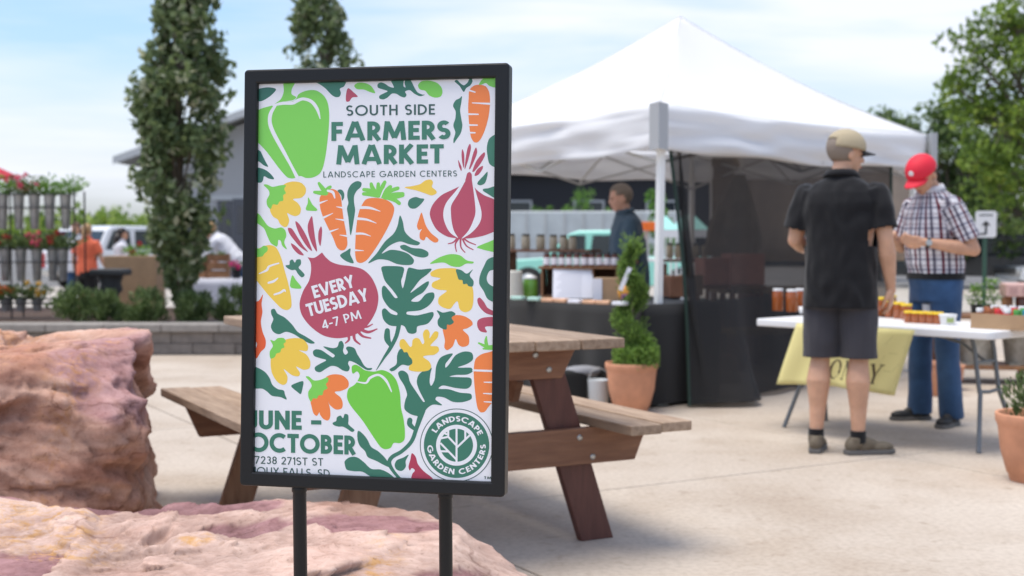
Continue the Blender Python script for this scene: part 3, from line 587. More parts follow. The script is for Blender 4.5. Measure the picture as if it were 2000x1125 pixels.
def rock_mat(name, c1, c2, dark, mauve, mauve2, ochre, strat=(3, 3, 3), dark_hi=0.44):
    m = bpy.data.materials.new(name); m.use_nodes = True; nt = m.node_tree; b = nt.nodes['Principled BSDF']; A = nt.nodes.new; K = nt.links.new
    b.inputs['Roughness'].default_value = 0.82; b.inputs['Specular IOR Level'].default_value = 0.28
    g = A('ShaderNodeNewGeometry'); mp = A('ShaderNodeMapping'); mp.inputs['Scale'].default_value = strat; mp.inputs['Rotation'].default_value = (0.1, 0.16, 0); K(g.outputs['Position'], mp.inputs[0])
    def nz(src, s_, d, lo, hi, a, c, rough=0.65, dist=0):
        n = A('ShaderNodeTexNoise'); n.inputs['Scale'].default_value = s_; n.inputs['Detail'].default_value = d; n.inputs['Roughness'].default_value = rough; n.inputs['Distortion'].default_value = dist; K(src, n.inputs[0])
        r = A('ShaderNodeValToRGB'); r.color_ramp.elements[0].position = lo; r.color_ramp.elements[1].position = hi; r.color_ramp.elements[0].color = a; r.color_ramp.elements[1].color = c
        K(n.outputs[0], r.inputs[0]); return r.outputs[0]
    def mix(f, a, c, bt='MIX', fv=None):
        x = A('ShaderNodeMix'); x.data_type = 'RGBA'; x.blend_type = bt
        if f is not None: K(f, x.inputs[0])
        else: x.inputs[0].default_value = fv
        K(a, x.inputs[6]); K(c, x.inputs[7]); return x.outputs[2]
    B0, W1 = (0, 0, 0, 1), (1, 1, 1, 1)
    base = nz(mp.outputs[0], 1.1, 10, 0.36, 0.64, c1, c2, .62, .5)
    dk = nz(mp.outputs[0], 1.9, 12, 0.33, dark_hi, dark, W1, .7, .9)
    mv = nz(g.outputs['Position'], 9, 10, 0.34, 0.68, mauve, mauve2, .7, .3)
    at = A('ShaderNodeAttribute'); at.attribute_name = 'mask'; sp = A('ShaderNodeSeparateColor'); K(at.outputs['Color'], sp.inputs[0])
    och = A('ShaderNodeRGB'); och.outputs[0].default_value = ochre
    col = mix(None, base, dk, 'MULTIPLY', 1.0)
    col = mix(sp.outputs[0], col, mv)
    on = nz(g.outputs['Position'], 16, 10, 0.47, 0.60, B0, W1, .7, .8)
    om = A('ShaderNodeMath'); om.operation = 'MULTIPLY'; K(sp.outputs[1], om.inputs[0]); K(on, om.inputs[1])
    col = mix(om.outputs[0], col, och.outputs[0])
    wh = nz(g.outputs['Position'], 28, 12, 0.58, 0.80, W1, (1.35, 1.3, 1.25, 1), .75); col = mix(None, col, wh, 'MULTIPLY', 1.0)
    fl = nz(g.outputs['Position'], 60, 4, 0.30, 0.42, (.62, .58, .56, 1), W1, .6); col = mix(None, col, fl, 'MULTIPLY', .8)
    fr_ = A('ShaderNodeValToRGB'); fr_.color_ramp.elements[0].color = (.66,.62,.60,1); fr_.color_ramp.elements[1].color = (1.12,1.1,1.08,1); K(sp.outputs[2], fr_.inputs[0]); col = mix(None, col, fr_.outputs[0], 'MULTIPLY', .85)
    wp = A('ShaderNodeTexNoise'); wp.inputs['Scale'].default_value = 6; wp.inputs['Detail'].default_value = 8; K(g.outputs['Position'], wp.inputs[0])
    wa = A('ShaderNodeMix'); wa.data_type = 'RGBA'; wa.blend_type = 'ADD'; wa.inputs[0].default_value = .35; K(mp.outputs[0], wa.inputs[6]); K(wp.outputs[1], wa.inputs[7])
    vo = A('ShaderNodeTexVoronoi'); vo.feature = 'DISTANCE_TO_EDGE'; vo.inputs['Scale'].default_value = 2.6; K(wa.outputs[2], vo.inputs[0])
    vr = A('ShaderNodeValToRGB'); vr.color_ramp.elements[0].position = 0.0; vr.color_ramp.elements[1].position = .035; vr.color_ramp.elements[0].color = (.45,.36,.32,1); vr.color_ramp.elements[1].color = W1; K(vo.outputs[0], vr.inputs[0])
    cm_ = nz(g.outputs['Position'], 3.2, 3, .50, .62, B0, W1); cs = A('ShaderNodeMath'); cs.operation = 'MULTIPLY'; cs.inputs[1].default_value = .7; K(cm_, cs.inputs[0]); col = mix(cs.outputs[0], col, vr.outputs[0], 'MULTIPLY')
    bl = nz(g.outputs['Position'], 22, 14, .40, .56, (.80,.74,.70,1), W1, .8, .6); col = mix(None, col, bl, 'MULTIPLY', .8)
    K(col, b.inputs['Base Color'])
    n1 = A('ShaderNodeTexNoise'); n1.noise_type = 'RIDGED_MULTIFRACTAL'; n1.normalize = True; n1.inputs['Scale'].default_value = 4.5; n1.inputs['Detail'].default_value = 14; n1.inputs['Roughness'].default_value = .72; n1.inputs['Distortion'].default_value = .4; K(mp.outputs[0], n1.inputs[0])
    bp = A('ShaderNodeBump'); bp.inputs['Strength'].default_value = .9; bp.inputs['Distance'].default_value = .022; K(n1.outputs[0], bp.inputs['Height']); K(bp.outputs[0], b.inputs['Normal'])
    return m
def ell(w_, c, rx, ry, wob=.35, e=.10, s_=6):
    d = math.hypot((w_.x-c.x)/rx, (w_.y-c.y)/ry)+fbm(w_*s_, 4)*wob+fbm(w_*24, 3)*wob*.35
    return max(0, min(1, (1-d)/e+.5))
rm_big = rock_mat('rock_rust', rgb(172,124,104), rgb(206,176,160), (.50,.40,.36,1), rgb(150,110,108), rgb(184,148,146), rgb(186,136,92), (.8, .8, 2.9), .46)
rm_low = rock_mat('rock_pink', rgb(184,150,136), rgb(206,182,170), (.82,.74,.70,1), rgb(134,98,100), rgb(166,128,128), rgb(196,152,96), (1.2, 1.2, 1.2), .38)
def mask_big(w_, q, s_):
    # mauve on the upper right shoulder, paler grey mauve lens on the left of the face, ochre band low on the right
    k = (q.x*.62-q.y*.1+q.z*.78)+fbm(w_*3.5, 4)*.09
    m_ = max(0, min(1, (k-.60)/.035))
    d = math.hypot((q.x+.28)/.28, (q.z-.20)/.07)+fbm(w_*7, 4)*.5
    m2 = max(0, min(1, (1-d)/.25)) if q.y < -.3 else 0
    o = max(0, 1-abs(q.x-.62-.12*q.z+fbm(w_*3, 3)*.06)/.10) if q.y < 0 else 0
    o2 = max(0, 1-math.hypot((q.x-.2)/.35, (q.z-.33)/.12))
    return (max(m_, m2*.8), max(o, o2)*.8, 0)
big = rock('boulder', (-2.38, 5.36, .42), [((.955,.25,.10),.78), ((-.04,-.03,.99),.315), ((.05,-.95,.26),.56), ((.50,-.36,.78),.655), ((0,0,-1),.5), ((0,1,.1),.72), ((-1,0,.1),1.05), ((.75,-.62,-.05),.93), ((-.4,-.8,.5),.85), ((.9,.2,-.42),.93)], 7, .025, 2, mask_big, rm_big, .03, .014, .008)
tag(big, 'tall rust brown boulder with a mauve shoulder, behind the low pink boulder', 'boulder')
def mask_low(w_, q, s_):
    v = 0
    for (px, py, rx, ry) in ((280,1003,.40,.075), (490,1036,.12,.05), (720,1034,.24,.075), (960,1112,.16,.12), (20,1110,.10,.13), (1020,1125,.2,.2)):
        c = G(px, py, .30); v = max(v, ell(w_, c, rx*1.15, ry*1.5, .28, .06, 5))
    if q.y > .52: v = max(v, min(1, (q.y-.52)*8))
    o = 0
    for (px, py, rx, ry) in ((60,1030,.24,.12), (140,1070,.12,.16), (740,1085,.06,.22), (380,1060,.05,.05), (5,1060,.1,.1)):
        c = G(px, py, .30); o = max(o, ell(w_, c, rx, ry, .5, .8, 6))
    return (v, o*.9, 0)
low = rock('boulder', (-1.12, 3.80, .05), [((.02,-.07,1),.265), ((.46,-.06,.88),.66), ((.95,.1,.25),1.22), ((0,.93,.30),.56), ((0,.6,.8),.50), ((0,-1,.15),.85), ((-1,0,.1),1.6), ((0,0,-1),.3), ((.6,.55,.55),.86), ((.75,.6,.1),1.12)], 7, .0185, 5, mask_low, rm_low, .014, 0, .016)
tag(low, 'low pale pink boulder with mauve patches behind the sign posts', 'boulder')

# ================================================================== PICNIC TABLE
w_top = wood('weathered_plank', (0.24,0.160,0.105,1), (0.42,0.305,0.215,1), .8, (12, 1.6, 12))
w_beam = wood('stained_beam', (0.17,0.070,0.036,1), (0.28,0.135,0.072,1), .6, (1.5, 12, 12))
w_leg = wood('dark_red_leg', (0.085,0.028,0.020,1), (0.135,0.048,0.034,1), .55, (12, 12, 1.5), .2)
w_leg2 = wood('worn_leg', (0.20,0.10,0.055,1), (0.33,0.19,0.11,1), .7, (12, 12, 1.5))
m_bolt = mat('zinc_bolt', (.45,.44,.42,1), .4, metal=1)
pa = R(28); C0 = Vector((-.15, 4.86, 0))
pt = empty('picnic_table', C0, pa, 'weathered wooden picnic table with dark red legs behind the poster stand', 'picnic table')
L0, L1 = -.33, 1.74
pkm = MB().box((0, 0, 0), (.186, L1-L0, .038)).mesh('plank', w_top)
def plank(x, z, par, dl=0):
    o = link('plank', pkm, par, (x, (L0+L1)/2+dl, z)); b = o.modifiers.new('bevel', 'BEVEL'); b.width = .005; b.segments = 2; return o
for k in range(5): plank(-.388+.194*k, .818+random.uniform(-.002,.002), pt, .01+random.uniform(-.008,.008))
skm = MB().box((0, 0, 0), (.140, L1-L0, .038)).mesh('seat_plank', w_top)
for s_ in (-1, 1):
    for k in range(2):
        o = link('seat_plank', skm, pt, (s_*(.570+.147*k), (L0+L1)/2+random.uniform(-.01,.01), .483+random.uniform(-.002,.002))); b = o.modifiers.new('bevel', 'BEVEL'); b.width = .005; b.segments = 2
for fi, ly in enumerate((0, 1.32)):
    sg = -1 if fi == 0 else 1
    MB().prism([(-.76,.455),(-.70,.318),(.70,.318),(.76,.455),(.76,.462),(-.76,.462)], -.019, .019, Matrix.Rotation(R(90), 4, 'X')).build('seat_beam', w_beam, pt, (0, ly+sg*.041, 0), bevel=.003)
    MB().prism([(-.43,.796),(-.36,.665),(.36,.665),(.43,.796)], -.019, .019, Matrix.Rotation(R(90), 4, 'X')).build('top_beam', w_beam, pt, (0, ly+sg*.041, 0), bevel=.003)
    for s_ in (-1, 1):
        mt = w_leg if s_ > 0 else w_leg2
        o = MB().prism([(s_*.475,.0),(s_*.625,.0),(s_*.36,.79),(s_*.21,.79)][::s_], -.019, .019, Matrix.Rotation(R(90), 4, 'X')).build('leg', mt, pt, (0, ly, 0), bevel=.003)
        if mt is w_leg: o['label'] = 'dark red painted leg with a scuffed foot'
        for bx, bz in ((s_*.50,.345),(s_*.44,.425),(s_*.30,.70),(s_*.24,.76)):
            MB().lathe([(.0,-.006),(.012,-.005),(.013,0),(.006,.001)], 10).build('bolt', m_bolt, pt, (bx, ly+sg*.0615, bz), (R(-90)*sg, 0, 0))
for x in (-.25, .25): MB().beam((x, .1, .60), (x*.3, .62, .785), .038, .088).build('brace', w_beam, pt)
MB().box((0, .66, .777), (.80, .088, .036)).build('cleat', w_beam, pt)

# ================================================================== RETAINING WALL AND BED
m_block = mat('wall_block', (.20,.175,.155,1), .9, var=.15, vscale=9, bump=.5, bscale=30, objvar=.14)
m_cap = mat('wall_cap', (.27,.245,.22,1), .85, var=.14, vscale=8, bump=.4, bscale=30, objvar=.08)
WY = 13.55
rw = empty('retaining_wall', (-3, WY, 0), 0, 'low grey block retaining wall with a pale cap in front of the shrubs', 'retaining wall')
blk = MB().box((0,0,0), (.44,.28,.113)).mesh('block', m_block); capm = MB().box((0,0,0), (.60,.36,.085)).mesh('cap_stone', m_cap)
def bev(o, w_): b = o.modifiers.new('bevel', 'BEVEL'); b.width = w_; b.segments = 2
for r_ in range(2):
    for k in range(16):
        o = link('block', blk, rw, (-4.6+.447*k+(r_ % 2)*.22, random.uniform(-.008,.008), .062+.118*r_)); bev(o, .006)
for k in range(12): o = link('cap_stone', capm, rw, (-4.6+.604*k, -.01+random.uniform(-.005,.005), .285)); bev(o, .012)
m_mulch = mat('mulch', (.075,.045,.03,1), .95, var=.5, vscale=40, bump=1, bscale=60)
bed = MB().box((-4.6, 15.6, .14), (8.0, 3.8, .30)).build('planting_bed', m_mulch); tag(bed, kind='structure')

# ================================================================== FOLIAGE
def leaf_mats(pfx, cols, tr=.35):
    return [mat(pfx+'_leaf_%s' % w_, c, .55, spec=.35, translucent=tr) for w_, c in zip(('deep', 'mid', 'pale'), cols)]
lm_col = leaf_mats('aspen', [(.085,.125,.050,1), (.155,.205,.085,1), (.42,.44,.30,1)])
lm_big = leaf_mats('elm', [(.09,.15,.03,1), (.19,.28,.045,1), (.34,.43,.08,1)], .45)
lm_dk = leaf_mats('oak', [(.055,.10,.03,1), (.11,.17,.045,1), (.20,.27,.08,1)])
lm_shr = leaf_mats('shrub', [(.07,.11,.035,1), (.13,.19,.065,1), (.22,.29,.12,1)])
lm_bri = leaf_mats('bright', [(.08,.17,.03,1), (.14,.27,.05,1), (.24,.40,.09,1)], .4)
m_bark = mat('bark', (.13,.105,.08,1), .9, var=.3, vscale=14, bump=.8, bscale=30, stretch=(1,1,.3))
def rv(): 
    while True:
        v = Vector((random.uniform(-1,1), random.uniform(-1,1), random.uniform(-1,1)))
        if .05 < v.length < 1: return v
def leaf(mb, p, size, mi, asp=.45, d=None, up=.3):
    d = (d or rv()).normalized(); d.z += up*random.uniform(-1,1); d.normalize()
    s_ = d.cross(rv()).normalized(); n = d.cross(s_); a = size*.5; b = size*asp*.5
    mb.add([p-d*a, p+s_*b+n*b*.3, p+d*a, p-s_*b+n*b*.3], [(0,1,2,3)], mi)
def crown(mb, clusters, per, size, asp=.5, w_=(.4,.4,.2)):
    for c, r in clusters:
        tone = random.random()
        for k in range(per):
            v = rv(); v = v.normalized()*(v.length**.6)
            p = c+Vector((v.x*r[0], v.y*r[1], v.z*r[2]))
            t = random.random()*.6+tone*.4
            mi = 0 if t < w_[0] else (1 if t < w_[0]+w_[1] else 2)
            leaf(mb, p, size*random.uniform(.7,1.3), mi, asp)
def columnar_tree(base, prof, label, seed, zt, per=9, size=.115, n=1500):
    random.seed(seed)
    t = empty('columnar_tree', base, 0, label, 'tree')
    MB().tube([(0,0,0),(.01,0,zt*.4),(0,.01,zt*.9)], [.055,.04,.012], 10).build('trunk', m_bark, t)
    mb = MB(); br = MB()
    def rad(z):
        for (z0, r0, c0), (z1, r1, c1) in zip(prof, prof[1:]):
            if z0 <= z <= z1: k = (z-z0)/(z1-z0); return r0+(r1-r0)*k, c0+(c1-c0)*k
        return .05, 0
    z0, z1 = prof[0][0], prof[-1][0]; cl = []
    for k in range(n):
        z = z0+(z1-z0)*random.random(); r, cx = rad(z); a = random.uniform(0, 2*math.pi)
        q = r*(.25+.75*math.sqrt(random.random()))*(1+.28*noise.noise(Vector((a*1.3, z*2.4, seed))))
        if noise.noise(Vector((math.cos(a)*q*3, math.sin(a)*q*3, z*2.6+seed))) < -.06: continue
        q *= 1+(.38*random.random() if random.random() < .12 else 0); c = Vector((cx+q*math.cos(a), q*math.sin(a), z)); cl.append((c, (.075,.075,.13)))
        if k % 14 == 0: br.tube([(0,0,max(.2, z-.55*q-.5)), c*.6+Vector((0,0,z*.36)), c], [.012,.008,.003], 5)
    crown(mb, cl, per, size, .55, (.34,.40,.26))
    mb.build('crown', lm_col, t); br.build('branches', m_bark, t)
    return t
def pz(py, Y): return P(1000, py, Y).z
b1 = P(352, 600, 14.4); zz = lambda y: pz(y, 14.4)-.28
columnar_tree(Vector((b1.x, 14.4, .28)), [(zz(575),.05,0), (zz(520),.16,.0), (zz(440),.36,.02), (zz(330),.46,.0), (zz(200),.54,-.04), (zz(110),.40,.06), (zz(30),.33,.10), (zz(-60),.27,.10), (zz(-190),.05,.1)], 'tall columnar tree with silvery green leaves left of the poster stand', 3, zz(-150), n=2300)
b2 = P(640, 600, 17.5); zz = lambda y: pz(y, 17.5)-.28
columnar_tree(Vector((b2.x, 17.5, 0)), [(zz(520),.2,0), (zz(300),.62,0), (zz(160),.60,0), (zz(70),.40,-.03), (zz(20),.34,-.12), (zz(-60),.27,-.1), (zz(-160),.04,-.1)], 'smaller columnar tree whose top shows above the poster frame', 9, zz(-120), n=1100)
m_stem = mat('stem', (.09,.12,.04,1), .7)
def shrub(base, w_, h, label, seed, mats=lm_shr, n=60, name='shrub', per=22, size=.07, group='shrubs along the retaining wall'):
    random.seed(seed); t = empty(name, base, 0, label, 'shrub', group)
    mb = MB(); cl = []
    for k in range(n):
        a = random.uniform(0, 2*math.pi); q = math.sqrt(random.random()); z = random.random()
        rr = w_*.5*q*math.sqrt(max(.1, 1-(z-.35)**2*1.6)); c = Vector((rr*math.cos(a), rr*math.sin(a), .04+h*z*(1-.25*q)))
        for j in range(per):
            d = Vector((c.x, c.y, .25)).normalized()+rv()*.5
            leaf(mb, c+rv()*.09*w_/.6, size*random.uniform(.6,1.5), random.choice((0,0,1,1,2)), .25, d, .6)
    mb.build('foliage', mats, t)
    st = MB()
    for k in range(9):
        a = random.uniform(0, 6.28); st.tube([(0,0,-.03), (w_*.25*math.cos(a), w_*.25*math.sin(a), h*.6)], .006, 5)
    st.build('stems', m_stem, t); return t
for px, py, w_, h, lab, sd_ in ((148,612,.52,.40,'leftmost tufted green shrub beside the flower rack',1), (205,610,.40,.34,'low shrub at the foot of the dark pedestal',2), (287,612,.46,.35,'rounded green shrub in front of the cardboard panel',3), (380,612,.46,.33,'grassy green shrub right of the columnar tree trunk',4), (455,610,.42,.40,'dark green shrub beside the edge of the poster frame',5)):
    p = P(px, py, 14.25); shrub(Vector((p.x, 14.25, .29)), w_, h, lab, sd_)
def broad_tree(base, clumps, h, label, seed, mats=lm_big, per=230, size=.15, name='broadleaf_tree', trunk=.16, group=None):
    random.seed(seed); t = empty(name, base, 0, label, 'tree', group); mb = MB(); br = MB()
    MB().tube([(0,0,-.1),(.05,.02,h*.3),(.0,.05,h*.62)], [trunk, trunk*.75, trunk*.4], 12).build('trunk', m_bark, t)
    for c, r in clumps:
        c = Vector(c); sub = []
        br.tube([(0,0,h*.3), c*.5+Vector((0,0,h*.18)), c], [trunk*.45, trunk*.25, .02], 7)
        for k in range(int(11*r*r)+5):
            v = rv(); v = v.normalized()*(v.length**.5); q = c+v*r; s_ = random.uniform(.24,.46)
            sub.append((q, (s_, s_, s_*.75))); br.tube([c, q], [.02, .006], 5)
        crown(mb, sub, per//6, size, .55, (.36,.40,.24))
    mb.build('crown', mats, t); br.build('branches', m_bark, t); return t
def rel(base, px, py, Y): return P(px, py, Y)-Vector(base)
Yb = 27; bb = Vector((P(2090, 500, Yb).x, Yb, 0))
broad_tree(bb, [(rel(bb, x, y, Yb+dy), r) for x, y, dy, r in ((1900,95,0,.55),(1945,75,.5,.6),(1985,60,0,.8),(2060,40,-.3,1.2),(1930,165,.5,.75),(1990,170,0,1.0),(2080,180,0,1.4),(1960,250,-.3,.85),(2030,290,0,1.2),(2130,120,.5,1.5),(1895,205,.3,.45),(1870,170,0,.22),(2000,360,.2,1.0),(2180,260,0,1.6),(2100,-60,0,1.4),(1940,330,0,.8))], 6.5, 'large broadleaf tree at the right edge behind the market tent', 21, per=280, size=.15, trunk=.2)
Yb = 33; bb = Vector((P(1850, 500, Yb).x, Yb, 0))
broad_tree(bb, [(rel(bb, x, y, Yb+dy), r) for x, y, dy, r in ((1810,260,0,.7),(1850,245,0,.7),(1890,270,.5,.9),(1830,320,0,1.0),(1890,350,-.4,1.1),(1930,300,0,1.0),(1800,380,0,1.0),(1860,410,0,1.1),(1950,400,0,1.2),(2010,330,.4,1.3),(1760,400,0,.9),(1990,420,0,1.0),(1775,255,0,.35))], 4.2, 'darker broadleaf tree behind the right corner of the tent', 22, lm_dk, per=240, size=.17, trunk=.16)
Yb = 40; bb = Vector((P(1715, 500, Yb).x, Yb, 0))
broad_tree(bb, [(rel(bb, x, y, Yb), r) for x, y, r in ((1712,235,.5),(1755,262,.5),(1730,300,1.0),(1690,320,1.0),(1760,340,1.0),(1650,350,1.0),(1720,400,1.3))], 4.0, 'small tree top showing just above the tent roof', 23, lm_dk, per=260, size=.2, trunk=.14)
def young_tree(px, ytop, Y, w_, label, seed):
    random.seed(seed); b = P(px, 470, Y); b.z = 0; zt = P(px, ytop, Y).z; t = empty('young_tree', b, 0, label, 'tree', 'young trees in the lot behind the market tent')
    MB().tube([(0,0,0),(0,0,zt*.8)], [.04,.012], 8).build('trunk', m_bark, t); mb = MB()
    cl = [(Vector((random.gauss(0, w_*.3)*(1-.5*k/16), random.gauss(0, w_*.3), zt*(.45+.53*k/16))), (w_*.26, w_*.26, zt*.07)) for k in range(16)]
    crown(mb, cl, 30, .13, .6); mb.build('crown', lm_bri, t)
young_tree(1137, 366, 44, .8, 'young bright green tree in front of the dark building', 31)
young_tree(1108, 402, 44, .6, 'short young tree left of the brightest one', 32)
young_tree(1046, 402, 44, .5, 'thin young tree above the jars near the poster frame', 33)
young_tree(1078, 404, 44, .45, 'smallest young tree between two others over the jars', 34)
young_tree(1186, 408, 44, .6, 'low young tree beside the face of the man in navy', 35)
young_tree(1287, 372, 28, .45, 'young bright green tree seen beside the tent pole', 36)
# distant wood on the horizon
random.seed(5); mb = MB()
for k in range(900):
    x = random.uniform(-170, 190); Y = random.uniform(225, 300); h = (7.2+2.0*noise.noise(Vector((x*.03, 0, 1)))+1.3*noise.noise(Vector((x*.2, 4, 1)))); r = random.uniform(1.8, 3.2)
    c = Vector((x, Y, random.uniform(.2, 1)*h-r*.5))
    for j in range(26): leaf(mb, c+rv()*r, random.uniform(.9,1.9), random.choice((0,1,1,2)), .7)
tag(mb.build('distant_wood', lm_big), 'low green wood along the horizon behind the parked vehicles', 'wood', kind='stuff')
# ================================================================== MARKET TENT
m_tent = mat('tent_canvas', (.86,.86,.87,1), .7, translucent=.30, bump=.06, bscale=12)
m_tentg = mat('grey_sleeve', (.42,.43,.44,1), .7, bump=.1, bscale=60)
m_pole = mat('white_enamel', (.86,.86,.84,1), .4, spec=.5)
m_truss = mat('truss_grey', (.50,.50,.49,1), .5)
TA, TR, TL = Vector((1.05,9.2,0)), Vector((3.75,11.7,0)), Vector((-.71,11.67,0)); TB = TL+TR-TA; TC = (TL+TR)/2
ZE, ZP, VH = 2.165, 3.23, .315
tent = empty('market_tent', TA, 0, 'white pop-up market tent with grey corner sleeves over the stalls', 'tent')
cor = [TA, TR, TB, TL]; cen = TC-TA; nn = 18
mb = MB()
for i in range(4):
    a, b = cor[i]-TA, cor[(i+1) % 4]-TA; vs = []; fs = []
    for r_ in range(nn+1):
        t = r_/nn
        for k in range(nn+1):
            u = k/nn; e = a.lerp(b, u); p = e.lerp(cen, t)
            z = ZE+(ZP-ZE)*(t-.075*math.sin(math.pi*t)-.02*math.sin(math.pi*u)*math.sin(math.pi*t)*2)-.03*math.sin(math.pi*u)*(1-t)**2
            z += .012*noise.noise(Vector((p.x*2.2, p.y*2.2, i)))*(1-abs(2*t-1)); vs.append((p.x, p.y, z))
    for r_ in range(nn):
        for k in range(nn):
            o_ = r_*(nn+1)+k; fs.append((o_, o_+1, o_+nn+2, o_+nn+1))
    mb.add(vs, fs, 0, True)
hip = MB()
for i in range(4):
    a = cor[i]-TA; hip.tube([a.lerp(cen, r_/nn)+Vector((0,0,ZE+.005+(ZP-ZE)*(r_/nn-.075*math.sin(math.pi*r_/nn)))) for r_ in range(nn+1)], .0035, 6)
rf = mb.build('roof_canopy', m_tent, tent); sol = rf.modifiers.new('s', 'SOLIDIFY'); sol.thickness = .003
for i in range(4):
    pass
hs = hip.build('hip_seams', mat('seam_white', (.80,.80,.80,1), .8), None); hs.parent = rf; hs['kind'] = 'stuff'
for i in range(4):
    a, b = cor[i]-TA, cor[(i+1) % 4]-TA; d = (b-a).normalized(); nrm_ = Vector((d.y, -d.x, 0)); vs = []; fs = []; M_, H_ = 60, 10
    for k in range(M_+1):
        u = k/M_
        for h_ in range(H_+1):
            v = h_/H_; p = a.lerp(b, u)+nrm_*(.030+.026*v*math.sin(u*9+i*2)+.045*v*noise.noise(Vector((u*7, v*3.0, i*5)))+.022*noise.noise(Vector((u*4+v*1.5, v*7-u*2, i*3)))+.016*math.sin(v*9+u*5+noise.noise(Vector((u*5,0,i)))*3)*math.sin(math.pi*u))
            vs.append((p.x, p.y, ZE+.004-.03*math.sin(math.pi*u)-(VH+.012*math.sin(u*14+i))*v))
    for k in range(M_):
        for h_ in range(H_): o_ = k*(H_+1)+h_; fs.append((o_, o_+H_+1, o_+H_+2, o_+1))
    o = MB().add(vs, fs, 0, True).build('valance', m_tent, tent); s2 = o.modifiers.new('s', 'SOLIDIFY'); s2.thickness = .002
for i, c in enumerate(cor):
    q = c-TA; inw = (cen-q).to_2d().normalized(); inw = Vector((inw.x, inw.y, 0)); a_ = math.atan2(inw.y, inw.x)
    MB().box((0,0,0), (.05,.05,2.15)).build('tent_pole', m_pole, tent, q+inw*.09+Vector((0,0,1.075)), (R(.6) if i == 0 else 0, R(-.5) if i == 0 else 0, a_+R(45)), bevel=.006)
    MB().box((0,0,0), (.10,.10,.012)).build('foot_plate', m_truss, tent, q+inw*.09+Vector((0,0,.008)), (0,0,a_+R(45)))
    d1 = (cor[(i+1) % 4]-c).normalized(); d0 = (cor[i-1]-c).normalized(); n1_ = Vector((d1.y, -d1.x, 0)); n0_ = Vector((-d0.y, d0.x, 0)); hgt = .33; g = MB(); e = .095
    o_ = q+(n1_+n0_)*.078
    vs = [o_+d0*e, o_, o_+d1*e]; ins = [v-(n1_+n0_)*.03 for v in vs]
    allv = [v+Vector((0,0,ZE+.015-z)) for z in (0, hgt) for v in vs]
    allv = [Vector((v.x, v.y, v.z-(.004 if k % 3 != 1 else -.004))) for k, v in enumerate(allv)]
    g.add(allv, [(0,3,4,1),(1,4,5,2)]); o = g.build('corner_sleeve', m_tentg, tent); s3 = o.modifiers.new('s', 'SOLIDIFY'); s3.thickness = .012; s3.offset = 0
tr = MB()
for i in range(4):
    a, b = cor[i]-TA, cor[(i+1) % 4]-TA; a = a.lerp(cen, .045); b = b.lerp(cen, .045)
    for s_ in range(2):
        p, q = a.lerp(b, s_*.5), a.lerp(b, s_*.5+.5)
        for z0, z1 in ((ZE-.03, ZE-.40), (ZE-.40, ZE-.03)): tr.beam(p+Vector((0,0,z0)), q+Vector((0,0,z1)), .010, .020)
    m_ = a.lerp(b, .5)
    for z0, z1 in ((ZE-.03, ZE+.25), (ZE-.38, ZE+.6)): tr.beam(m_+Vector((0,0,z0)), cen+Vector((0,0,z1)), .010, .020)
tr.build('truss_frame', m_truss, tent)
MB().beam(cen+Vector((0,0,ZE-.2)), cen+Vector((0,0,ZP-.03)), .04, .04, (1,0,0)).build('centre_post', m_pole, tent)

# mesh curtain hung along the front right side of the tent
def mesh_cloth():
    m = bpy.data.materials.new('dark_mesh_cloth'); m.use_nodes = True; nt = m.node_tree; b = nt.nodes['Principled BSDF']
    b.inputs['Base Color'].default_value = (.012,.012,.013,1); b.inputs['Roughness'].default_value = .8
    t = nt.nodes.new('ShaderNodeBsdfTransparent'); x = nt.nodes.new('ShaderNodeMixShader'); x.inputs[0].default_value = .76
    t.inputs[0].default_value = (1,.98,.96,1)
    t.inputs[0].default_value = (1,.95,.91,1); nt.links.new(t.outputs[0], x.inputs[1]); nt.links.new(b.outputs[0], x.inputs[2]); nt.links.new(x.outputs[0], nt.nodes['Material Output'].inputs[0]); return m
m_mesh = mesh_cloth(); m_hem = mat('dark_green_hem', (.012,.035,.025,1), .7)
cur = empty('mesh_curtain', TA, 0, 'dark see-through mesh curtain hanging from the right front side of the white tent', 'curtain')
dR = (TR-TA).normalized(); nR = Vector((dR.y, -dR.x, 0)); Lc = (TR-TA).length*.86
def curp(u, v):
    s_ = .10+(Lc-.10)*u
    bl = .42*math.exp(-((u-.17)/.20)**2)*v**2.2+.10*v**3*math.sin(u*17)+.025*math.sin(u*31+v*3)*(.3+v)
    p = dR*s_+nR*(bl-.02); z = ZE-VH*.55-(ZE-VH*.55-.012)*v
    if u < .04: p += dR*(.10*math.sin(math.pi*v)+.03)
    return Vector((p.x, p.y, max(.012, z+.03*max(0, v-.9)*10*abs(math.sin(u*12)))))
vs = []; fs = []; A_, B_ = 90, 44
for k in range(A_+1):
    for h_ in range(B_+1): vs.append(curp(k/A_, h_/B_))
for k in range(A_):
    for h_ in range(B_): o_ = k*(B_+1)+h_; fs.append((o_, o_+B_+1, o_+B_+2, o_+1))
MB().add(vs, fs, 0, True).build('mesh_panel', m_mesh, cur)
MB().tube([curp(0, k/16) for k in range(17)], .013, 8).build('side_hem', m_hem, cur)
MB().tube([curp(1, k/16) for k in range(17)], .013, 8).build('side_hem', m_hem, cur)
sk = MB(); vs = []; fs = []
for k in range(41):
    for h_ in range(9):
        u = k/40*.84; p = curp(u, .62+.375*h_/8)+nR*.012; vs.append(p)
for k in range(40):
    for h_ in range(8): o_ = k*9+h_; fs.append((o_, o_+9, o_+10, o_+1))
sk.add(vs, fs, 0, True).build('bunched_layer', m_mesh, cur)

